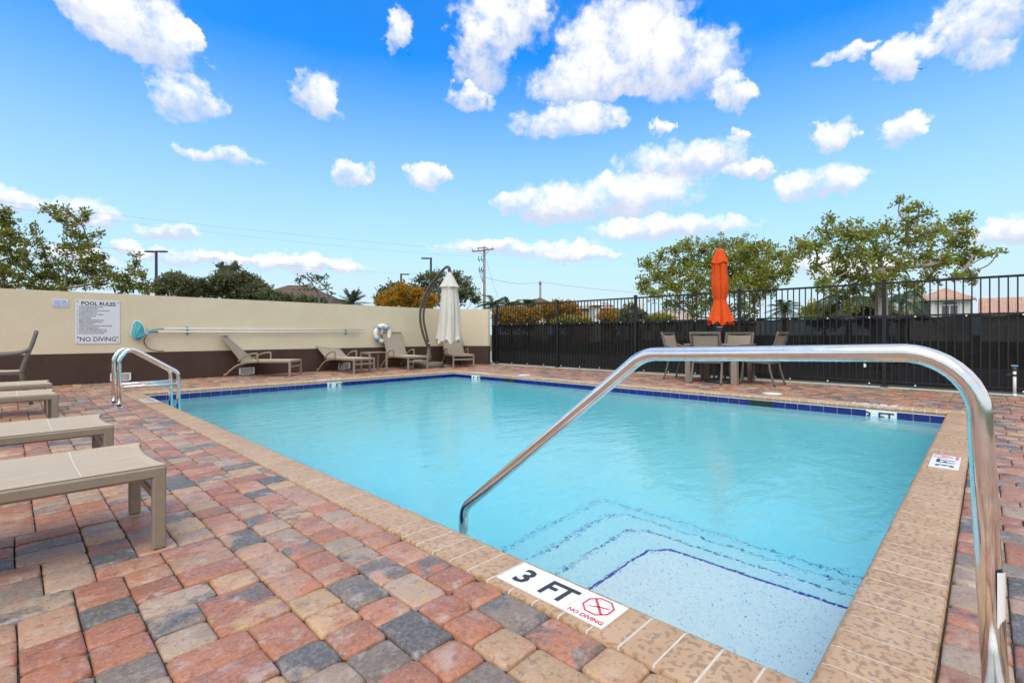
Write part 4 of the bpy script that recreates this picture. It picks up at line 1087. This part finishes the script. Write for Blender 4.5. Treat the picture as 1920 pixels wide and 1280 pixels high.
# young buttonwoods behind the wall
FB = 10.9
for k, (u0, lab, pts) in enumerate((
    (5, 'leafy young tree cut by the left edge above the wall', [(3, 398, 12), (8, 420, 18), (18, 440, 16), (12, 468, 20), (30, 455, 8), (28, 490, 18), (2, 512, 18), (36, 520, 14), (10, 540, 18), (-25, 450, 25), (-40, 500, 25), (-20, 540, 20)]),
    (72, 'slim young tree with a thin upright sprig behind the wall', [(61, 426, 6), (66, 438, 6), (74, 450, 7), (79, 464, 8), (82, 480, 9), (48, 458, 8), (49, 478, 9), (50, 500, 11), (92, 500, 14), (110, 492, 9), (74, 520, 14), (104, 522, 14), (126, 527, 11), (54, 536, 14), (86, 541, 13)]),
    (160, 'tallest young tree above the pool rules sign', [(86, 394, 6), (97, 391, 7), (108, 404, 8), (118, 414, 8), (127, 394, 6), (131, 402, 5), (157, 397, 7), (160, 407, 7), (150, 416, 8), (134, 425, 9), (140, 443, 11), (126, 459, 8), (117, 464, 7), (160, 446, 10), (178, 441, 6), (189, 437, 5),
        (150, 466, 13), (168, 462, 9), (160, 490, 15), (180, 486, 12), (194, 481, 8), (125, 480, 6), (131, 501, 8), (168, 510, 17), (194, 506, 11), (150, 531, 14), (184, 531, 15), (210, 517, 9), (122, 541, 11)]),
    (250, 'short young tree beside the left lamp post', [(255, 481, 5), (257, 494, 7), (250, 509, 9), (264, 516, 9), (236, 520, 9), (220, 526, 8), (245, 535, 11), (265, 536, 11), (226, 541, 11), (276, 546, 8)]))):
    s0 = (u0 - 960) / 918 * FB
    tree('young_tree', lab, 'tree', s0, FB, 1.15, from_view(FB, s0, pts), .35, LEAF_B, BARKP, .045, .085, .44, 9, 3.6, 'young trees behind the cream wall', 30 + k, spread=.045)
# far shrubs and trees beyond the wall
far = [
    ('shrubby_tree', 'grey green shrubby tree right of the left lamp post', 345, 30, 1.5, [(305, 540, 16), (325, 532, 18), (345, 538, 20), (365, 540, 18), (390, 545, 14), (335, 520, 8), (318, 518, 6), (350, 552, 18), (380, 530, 7)], LEAF_D, 1.3),
    ('shrubby_tree', 'tallest dark olive tree behind the wall, with thin sprigs on top', 445, 30, 1.5, [(412, 528, 16), (430, 530, 20), (450, 532, 22), (470, 535, 20), (488, 543, 15), (420, 512, 8), (416, 500, 5), (436, 505, 6), (441, 500, 5), (458, 518, 8), (405, 545, 14), (440, 552, 20), (475, 552, 18)], LEAF_D, 1.4),
    ('shrubby_tree', 'low olive thicket before the brown roof', 550, 28, 1.2, [(500, 552, 12), (520, 556, 10), (545, 560, 9), (565, 562, 9), (585, 565, 9), (605, 568, 8), (515, 566, 10), (560, 570, 10)], LEAF_D, 1.4),
    ('sparse_tree', 'thin sparse tree in front of the brown roof', 592, 26, 2.2, [(570, 535, 12), (585, 525, 12), (600, 528, 12), (590, 540, 12), (575, 520, 8), (608, 520, 8), (612, 540, 8), (622, 552, 6), (560, 525, 6)], LEAF_D, .10),
    ('oak_tree', 'broad dark tree behind the autumn shrub', 745, 38, 2, [(722, 548, 10), (738, 541, 10), (756, 543, 11), (775, 545, 10), (712, 562, 9), (745, 556, 14), (770, 560, 14), (790, 552, 10)], LEAF_D, 1.0),
    ('oak_tree', 'loose dark tree behind the folded cream umbrella', 848, 34, 2, [(790, 522, 10), (805, 518, 10), (820, 518, 12), (800, 540, 12), (830, 535, 16), (850, 530, 16), (870, 535, 12), (880, 548, 12), (860, 552, 18), (835, 556, 18), (890, 562, 10), (815, 558, 14), (877, 522, 4), (858, 512, 5), (848, 518, 8)], LEAF_D, .5),
    ('autumn_shrub', 'orange and yellow autumn shrub above the wall by the umbrella', 765, 28, 1.0, [(725, 560, 12), (740, 552, 12), (755, 545, 12), (765, 556, 14), (780, 550, 10), (790, 560, 12), (805, 562, 10), (735, 570, 14), (770, 570, 16), (800, 573, 12), (715, 568, 9)], LEAF_O, 1.6),
    ('autumn_shrub', 'orange autumn tree behind the fence by the wall corner', 985, 33, .9, [(945, 592, 14), (965, 590, 14), (985, 588, 14), (1000, 592, 12), (955, 605, 14), (985, 606, 14)], LEAF_O, 1.7),
    ('autumn_shrub', 'yellow orange tree behind the second fence panel', 1045, 33, .9, [(1025, 582, 13), (1045, 577, 14), (1065, 580, 14), (1075, 592, 12), (1035, 596, 14), (1060, 600, 14)], LEAF_O, 1.7),
    ('green_shrub', 'yellow green shrub low behind the fence', 1065, 30, .6, [(1045, 603, 8), (1065, 600, 9), (1085, 602, 9), (1100, 605, 8)], LEAF_Y, 1.6),
    ('autumn_shrub', 'small orange tree beside the white gable behind the fence', 1150, 36, .8, [(1135, 594, 10), (1150, 592, 10), (1160, 598, 9), (1140, 604, 10)], LEAF_O, 1.7),
    ('green_shrub', 'grey green bush behind the third fence post', 1182, 34, .8, [(1172, 590, 11), (1185, 582, 11), (1198, 590, 10), (1180, 601, 12)], LEAF_D, 1.3),
    ('green_shrub', 'bright green bushes before the low tan roof', 1232, 45, .7, [(1215, 600, 7), (1230, 597, 7), (1246, 599, 7), (1258, 600, 7)], LEAF_Y, 1.5),
    ('green_shrub', 'dark green bush left of the pale trunk behind the fence', 1545, 26, 1.2, [(1515, 585, 12), (1535, 578, 14), (1558, 580, 14), (1575, 588, 12), (1530, 600, 14), (1565, 600, 14)], LEAF_G, 1.2),
    ('green_shrub', 'dark bushes around the pale trunk behind the fence', 1635, 24, 1.2, [(1610, 585, 12), (1635, 578, 16), (1660, 585, 14), (1620, 600, 14), (1650, 602, 14), (1690, 596, 8)], LEAF_D, 1.4)]
groups = {'shrubby_tree': 'shrubby trees beyond the wall', 'oak_tree': 'dark trees beyond the wall', 'autumn_shrub': 'autumn coloured shrubs', 'green_shrub': 'green shrubs behind the fence', 'sparse_tree': None}
for k, (nm, lab, u0, fw, fh, pts, mat, dn) in enumerate(far):
    s0 = (u0 - 960) / 918 * fw
    tree(nm, lab, 'shrub' if 'shrub' in nm else 'tree', s0, fw, fh, from_view(fw, s0, pts), 1.3, mat, BARK, .09, .19 * fw / 30, .55, 9, dn * 2.0 * (30 / fw) ** 1.0, groups[nm], 60 + k)
def palm(name, label, u0, fw, vtop, frond, n, seed, group, trunk_r=.13, stiff=.55, mat=LEAF_P, fan=False):
    g = random.Random(seed); k = fw / 918; x, y = away((u0 - 960) * k, fw)
    hgt = CAM_H + (627 - vtop) * k + .06 - frond * .55
    root = empty(name, (x, y, -.06), 0, label, 'palm', group)
    MB().tube([(0, 0, 0), (.05, .02, hgt * .5), (0, 0, hgt)], [trunk_r * 1.2, trunk_r, trunk_r * .85], 10).build('trunk', BARKP, root, True)
    V = []; F = []
    for i in range(n):
        a = 2 * math.pi * i / n + g.uniform(-.25, .25); el = g.uniform(.05, 1.35) if i % 3 else g.uniform(-.35, .3)
        L = frond * g.uniform(.8, 1.1); pts = []
        for s in range(11):
            t = s / 10; drop = stiff * L * t * t * (1.0 if el > .4 else .8)
            pts.append(Vector((math.cos(a) * math.cos(el) * L * t, math.sin(a) * math.cos(el) * L * t, hgt + math.sin(el) * L * t - drop)))
        for s in range(1, 11):
            d = (pts[s] - pts[s - 1]).normalized(); sv = d.cross(Vector((0, 0, 1))).normalized()
            for q in range(2):
                b0 = pts[s - 1].lerp(pts[s], q * .5); ll = L * .34 * math.sin(math.pi * min(.97, (s - 1 + q * .5) / 10 * .85 + .16))
                for sg_ in (-1, 1):
                    tip = b0 + d * ll * .55 + sv * sg_ * ll * .75 + Vector((0, 0, -ll * g.uniform(.15, .45)))
                    o = len(V); w = d * .035 * frond / 1.5
                    V += [b0 - w, b0 + w, tip]; F.append((o, o + 1, o + 2))
    me = bpy.data.meshes.new('crown'); me.from_pydata([tuple(v) for v in V], [], F); me.materials.append(mat)
    at = me.attributes.new('rnd', 'FLOAT', 'FACE'); at.data.foreach_set('value', rng.uniform(0, 1, len(F)).astype('f')); link('crown', me, root)
GP = 'palms beyond the pool'
palm('fan_palm', 'low palmetto palm above the wall right of the brown roof', 660, 26, 545, 1.15, 26, 1, GP, .12, .25)
for k, (u_, v_, lab) in enumerate(((925, 546, 'dark palm beside the utility pole base'), (958, 550, 'middle dark palm right of the utility pole'), (992, 553, 'dark palm left of the small cupola'), (1040, 560, 'small palm right of the cupola'))):
    palm('coconut_palm', lab, u_, 48, v_, 2.6 if k < 3 else 1.6, 18, 10 + k, GP, .15, .6)
palm('date_palm', 'shaggy date palm behind the fence left of the pale trunk', 1470, 42, 556, 2.0, 24, 20, GP, .2, .5)
palm('queen_palm', 'tall drooping palm between the bushes behind the fence', 1592, 24, 520, 2.1, 18, 22, GP, .13, .75)
palm('queen_palm', 'drooping palm beside the tile roofed house', 1690, 27, 520, 2.2, 16, 25, GP, .13, .85)

# ------------------------------------------------------------------ poles, lamps and wires
for k, (u_, fw, vt_, arms, lab) in enumerate(((293, 35, 470, (-1, 1), 'dark double-headed lamp post above the cream wall'), (752, 46, 513, (1,), 'shorter lamp post above the autumn shrub'), (808, 40, 483, (-1,), 'taller lamp post left of the cream umbrella'))):
    kk = fw / 918; x, y = away((u_ - 960) * kk, fw); hz = CAM_H + (627 - vt_) * kk + .06
    r = empty('lamp_post', (x, y, -.06), FWD - R(90), lab, 'lamp post', 'lamp posts beyond the wall')
    MB().tube([(0, 0, 0), (0, 0, hz)], [.11, .085], 8).build('pole', DARKM, r)
    for s in arms:
        MB().rbox((s * (.25 + .2), 0, hz - .06), (.65, .3, .09), .02).build('lamp_head', DARKM, r); MB().box((s * .1, 0, hz - .06), (.2, .06, .06)).build('arm', DARKM, r)
UP = 50.0
x, y = away((908 - 960) / 918 * UP, UP); up = empty('utility_pole', (x, y, -.06), FWD - R(90), 'weathered wooden utility pole with crossarms behind the wall corner', 'utility pole')
hz = CAM_H + (627 - 462) / 918 * UP + .06
MB().tube([(0, 0, 0), (0, 0, hz)], [.17, .12], 10).build('pole', POLEW, up, True)
MB().tube([(-.17, -.02, 0), (-.17, -.02, hz * .62)], .06, 6).build('riser_conduit', ALU, up, True)
MB().bar((-1.2, -.14, hz - .55), (1.0, -.14, hz - .28), .11, .13).build('crossarm', POLEW, up); MB().bar((-.75, .14, hz - .14), (.2, .14, hz - .12), .09, .10).build('crossarm', POLEW, up)
for s in (-.55, .55): MB().bar((s, -.16, hz - .42 + .06 * s), (0, -.14, hz - 1.0), .03, .03).build('brace', DARKM, up)
for x_ in (-1.15, -.6, .35, .85): MB().lathe([(.02, 0), (.05, .04), (.03, .10), (.05, .14), (.02, .2)], (x_, -.14, hz - .36 + .12 * x_), 8).build('insulator', DARKM, up)
for z_, w_ in ((hz - 1.35, .7), (hz - 2.45, .6)):
    MB().bar((0, -.1, z_), (-w_, -.1, z_), .05, .05).build('bracket', DARKM, up)
    for q in (.35, .75): MB().tube(smoothpath([(-w_ * q, -.1, z_ + .35), (-w_ * q - .06, -.12, z_ + .1), (-w_ * q + .05, -.1, z_ - .15), (-w_ * q, -.1, z_ - .25)], 3), .035, 6).build('fuse_cutout', DARKM, up, True)
for q in (.9, .55): MB().tube(smoothpath([(-.6 * q, -.1, hz - 2.2), (-.45 * q, -.1, hz - 2.9), (-.12, -.05, hz - 3.7)], 4), .022, 5).build('jumper_cable', DARKM, up, True)
x2, y2 = away((1013 - 960) / 918 * 95, 95); up2 = empty('utility_pole', (x2, y2, -.06), 0, 'far slim wooden pole rising behind the small cupola', 'utility pole')
hz2 = CAM_H + (627 - 527) / 918 * 95 + .06
MB().tube([(0, 0, 0), (0, 0, hz2)], [.24, .18], 8).build('pole', POLEW, up2, True); MB().box((0, 0, hz2 - .5), (.5, .3, .25)).build('bracket', DARKM, up2)
x3, y3 = away((1201 - 960) / 918 * 70, 70); up3 = empty('utility_pole', (x3, y3, -.06), 0, 'pale concrete pole left of the dense green tree', 'utility pole')
MB().tube([(0, 0, 0), (0, 0, CAM_H + (627 - 553) / 918 * 70)], [.22, .17], 8).build('pole', CONC, up3, True); MB().lathe([(.17, 6.45), (.05, 6.6)], n=8).build('cap', CONC, up3)
def wire(a, b_, sagm, label, r=.014):
    """a, b: (side, ahead, height)"""
    P = []
    for k in range(25):
        t = k / 24; s = [a[i] + (b_[i] - a[i]) * t for i in range(3)]
        X, Y = away(s[0], s[1]); P.append((X, Y, s[2] - sagm * 4 * t * (1 - t)))
    o = MB().tube(P, r, 5).build('power_line', DARKM); tag(o, label, 'cable', 'overhead power lines')
su = (908 - 960) / 918 * UP
wire((su - .9, UP, hz - .5), (-40, 26, 9.6), .35, 'uppermost overhead wire above the left trees', .0045)
wire((su - 1.1, UP, hz - 1.1), (-38, 25, 9.1), .5, 'second overhead wire above the left trees', .004)
wire((su - .1, UP, hz - 3.2), (-30, 19, 5.9), .5, 'lowest overhead wire above the left trees', .004)
wire((su, UP, hz - 3.2), ((1013 - 960) / 918 * 95, 95, hz2 - .2), .5, 'overhead wire from the utility pole to the far pole', .018)
wire(((1013 - 960) / 918 * 95, 95, hz2 - .2), (45, 110, 10.0), .8, 'overhead wire running right from the far pole', .022)
wire((su + .05, UP, hz - 1.1), (su + 2.6, UP, 1.0), 0, 'slanting guy wire right of the utility pole', .010)

# ------------------------------------------------------------------ buildings beyond
WALLW = basic('white house wall', (.66, .64, .60), .85, .05, 2); WALLT = basic('terracotta wall', (.42, .22, .11), .85, .1, 2); WALLB = basic('beige wall', (.55, .45, .34), .85, .08, 2)
ROOFT = m_roof('terracotta tile', (.48, .27, .20), (.64, .42, .33)); ROOFB = m_roof('brown shingle', (.10, .065, .045), (.16, .105, .08)); ROOFP = m_roof('tan tile', (.38, .28, .23), (.50, .39, .33))
GLASSD = basic('dark window glass', (.10, .105, .12), .15, .2, 3)
def hip(m, w, d, z0, z1, over=.5, ridge=None):
    W, D = w / 2 + over, d / 2 + over; rl = max(0, (w - d) / 2) if ridge is None else ridge
    m.add([(-W, -D, z0), (W, -D, z0), (W, D, z0), (-W, D, z0), (-rl, 0, z1), (rl, 0, z1)], [(0, 1, 5, 4), (1, 2, 5), (2, 3, 4, 5), (3, 0, 4), (3, 2, 1, 0)])
    return m
def tile_ribs(m, w, z0, z1, D, n, r=.05, taper=True, rl=0):
    """rolls of barrel tile on the roof face towards the pool"""
    for i in range(n):
        x_ = -w + 2 * w * (i + .5) / n
        t = 1 if abs(x_) <= rl else (w - abs(x_)) / max(.01, (w - rl))
        if t < .05: continue
        if not taper: t = 1
        m.tube([(x_, -D, z0 + .02), (x_, -D * (1 - t), z0 + (z1 - z0) * t + .02)], r, 5, cap=False)
def arch_window(root, cx, z0, w, h, y, pane):
    fr = MB(); n = 10; r = w / 2
    pts = [(-r, 0)] + [(-r * math.cos(math.pi * k / n), h + r * .75 * math.sin(math.pi * k / n)) for k in range(n + 1)] + [(r, 0)]
    g = MB(); g.add([(cx + a, y, z0 + b_) for a, b_ in pts], [tuple(range(len(pts)))])
    wn = g.build('window', pane, root)
    for a, b_ in zip(pts, pts[1:]): fr.bar((cx + a[0], y - .03, z0 + a[1]), (cx + b_[0], y - .03, z0 + b_[1]), .10, .12)
    fr.bar((cx, y - .03, z0), (cx, y - .03, z0 + h), .10, .12); fr.bar((cx - r, y - .03, z0 + h), (cx + r, y - .03, z0 + h), .12, .14); fr.build('frame', WALLW, wn)
# tile roofed house across the street, its front parallel to the fence
HX0, HYC = 93.3, 4.56
def hl_(u):
    q = (u - 960) / 918; return HYC - HX0 * (.697 - .717 * q) / (.697 * q + .717)
hs = empty('tile_roofed_house', (HX0, HYC, -.06), R(-90), 'white two storey house with orange tile hip roof and arched window behind the fence', 'house')
zE, zR = 6.08, 7.75; xa, xb, xc, xd = hl_(1709), hl_(1750), hl_(1757), hl_(1819)
MB().box(((xb + xd) / 2, 3.5, zE / 2), (xd - xb, 6.4, zE)).build('wall', WALLW, hs)
MB().box(((xa + xb) / 2 - .05, 4.4, zE / 2), (xb - xa - .12, 4.6, zE)).build('porch_back_wall', GLASSD, hs)
MB().box(((xa + xb) / 2 - .05, 1.2, 1.5), (xb - xa - .14, 1.8, 3.0)).build('porch_floor', WALLW, hs)
for x_, w_ in ((xa, .42), (xb - .02, .50)): MB().rbox((x_, .22, zE / 2), (w_, .42, zE - .01), .03).build('porch_column', WALLW, hs)
for x_ in (hl_(1766) - .25, hl_(1797) + .25): MB().rbox((x_, .26, 4.6), (.30, .12, 2.9), .02).build('pilaster', WALLW, hs)
W_ = (hl_(1829) - hl_(1713)) / 2
rf = MB(); hip(rf, 2 * W_ - .9, 6.0, zE, zR, .45, .15); rfo = rf.build('roof', ROOFT, hs); rfo.location = (0, 3.0, 0)
rr_ = MB(); tile_ribs(rr_, W_ - .05, zE, zR, 3.45, 26, .07, True, .15); q = rr_.build('roof_tiles', ROOFT, rfo, True); q['kind'] = 'stuff'
MB().box((0, -.48, zE - .10), (2 * W_ + .1, .08, .24)).build('fascia', WALLB, hs)
for s_ in (-1, 1): MB().box((s_ * (W_ + .05), 3.0, zE - .10), (.08, 6.8, .24)).build('fascia', WALLB, hs)
arch_window(hs, (hl_(1765) + hl_(1797)) / 2, 3.4, hl_(1797) - hl_(1765), 1.75, .27, GLASSD)
def wing(name, label, u0, u1, y0, ze, zr, dep):
    r = empty(name, (HX0, HYC, -.06), R(-90), label, 'house'); x0_, x1_ = hl_(u0), hl_(u1)
    MB().box(((x0_ + x1_) / 2, y0 + dep, (ze - .1) / 2), (x1_ - x0_ - .6, dep * 2 - 1, ze - .1)).build('wall', WALLW, r)
    ro = MB().add([(x0_, y0, ze), (x1_, y0, ze), (x1_, y0 + dep, zr), (x0_, y0 + dep, zr), (x1_, y0 + 2 * dep, ze), (x0_, y0 + 2 * dep, ze)], [(0, 1, 2, 3), (3, 2, 4, 5)]).build('roof', ROOFT, r)
    rb_ = MB(); n_ = int((x1_ - x0_) / .3)
    for i in range(n_): rb_.tube([(x0_ + .15 + .3 * i, y0, ze + .02), (x0_ + .15 + .3 * i, y0 + dep, zr + .02)], .08, 5, cap=False)
    rb_.build('roof_tiles', ROOFT, ro, True)['kind'] = 'stuff'
    MB().box(((x0_ + x1_) / 2, y0 - .03, ze - .12), (x1_ - x0_, .06, .2)).build('fascia', WALLB, r)
wing('tile_roofed_wing', 'long low orange tile roof at the right edge behind the fence', 1834, 2060, .6, 3.9, 6.15, 4)
wing('tile_roofed_shed', 'small orange tile roof left of the white house', 1672, 1704, 1.0, 3.3, 5.0, 3)
# brown hip roof beyond the wall
bx_, by_ = away((545 - 960) / 918 * 60, 62); bh = empty('brown_roofed_building', (bx_, by_, -.06), FWD - R(90), 'building with dark brown hip roof above the wall', 'building')
MB().box((0, 0, 2.2), (12, 9, 4.4)).build('wall', WALLB, bh); rf = MB(); hip(rf, 12, 9, 4.3, 7.2, .9, 1.2); rf.build('roof', ROOFB, bh)
wb_ = empty('white_roofed_building', (*away((690 - 960) / 918 * 70, 70), -.06), FWD - R(90), 'white flat building just right of the palmetto palm', 'building')
MB().box((0, 0, 2.1), (5, 5, 4.2)).build('wall', WALLW, wb_); MB().box((0, 0, 4.35), (5.6, 5.6, .14)).build('roof', WALLW, wb_); MB().box((0, -2.83, 4.6), (5.4, .06, .08)).build('railing', DARKM, wb_)
# stucco blocks behind the fence
def block(name, label, u0, u1, fw, vE, vR, wallm, roofm, d=7, wins=0, ridge=None):
    kk = fw / 918; w = (u1 - u0) * kk; x_, y_ = away(((u0 + u1) / 2 - 960) * kk, fw + d / 2)
    r = empty(name, (x_, y_, -.06), FWD - R(90), label, 'building', 'stucco buildings behind the fence'); zE_, zR_ = CAM_H + (627 - vE) * kk + .06, CAM_H + (627 - vR) * kk + .06
    MB().box((0, 0, zE_ / 2), (w - .8, d, zE_)).build('wall', wallm, r)
    rf_ = MB(); hip(rf_, w - .8, d, zE_ - .02, zR_, .4, ridge); rf_.build('roof', roofm, r)
    MB().box((0, -d / 2 - .35, zE_ - .10), (w - .1, .06, .16)).build('fascia', ROOFB, r)
    for i in range(wins):
        cx_ = -w / 2 + w * (i + .5) / wins
        wn = MB().box((cx_, -d / 2 - .02, zE_ - 1.3), (1.0, .06, 1.2)).build('window', GLASSD, r)
        f_ = MB()
        for q_ in (-1, 1): f_.box((cx_ + .54 * q_, -d / 2 - .04, zE_ - 1.3), (.09, .09, 1.38)); f_.box((cx_, -d / 2 - .04, zE_ - 1.3 + .65 * q_), (.99, .09, .09))
        f_.build('frame', WALLW, wn)
    return r
block('stucco_building', 'terracotta walled building behind the second fence panel', 1070, 1160, 75, 578, 566, WALLT, ROOFP, 8, 3)
gb_ = block('stucco_building', 'narrow white gabled block between orange trees', 1108, 1132, 66, 572, 563, WALLW, WALLW, 4, 0)
block('stucco_building', 'pale stucco block with tan roof left of the third post', 1122, 1152, 88, 573, 564, WALLB, ROOFP, 5, 1)
block('stucco_building', 'small pale stucco block right of the third fence post', 1168, 1200, 92, 578, 571, WALLB, ROOFP, 5, 1)
block('stucco_building', 'long low building with tan roof under the dense tree', 1200, 1345, 90, 600, 579, WALLB, ROOFP, 10, 5)
block('stucco_building', 'far tan roofed block right of the dense tree', 1375, 1420, 100, 606, 599, WALLB, ROOFP, 6, 1)
cp = block('cupola_tower', 'small beige cupola tower behind the far slim pole', 994, 1032, 84, 566, 556, WALLB, ROOFB, 3.4, 1); cp['group'] = 'cupola towers'
# a bird high above the fence
bd = empty('bird', (*away((1728 - 960) / 918 * 60, 60), CAM_H + (627 - 130) / 918 * 60), R(20), 'tiny dark bird flying before the clouds', 'bird')
MB().lathe([(.01, -.22), (.05, -.1), (.06, .05), (.035, .16), (.01, .24)], n=8).build('body', BLACK, bd, True).rotation_euler = (0, R(90), 0)
MB().add([(.06, 0, 0), (-.06, 0, 0), (-.12, .34, .10), (.0, .32, .11), (-.14, .62, .04), (-.12, -.34, .10), (.0, -.32, .11), (-.14, -.62, .04)], [(0, 1, 2, 3), (3, 2, 4), (1, 0, 6, 5), (5, 6, 7)]).build('wings', BLACK, bd)
flush_texts()
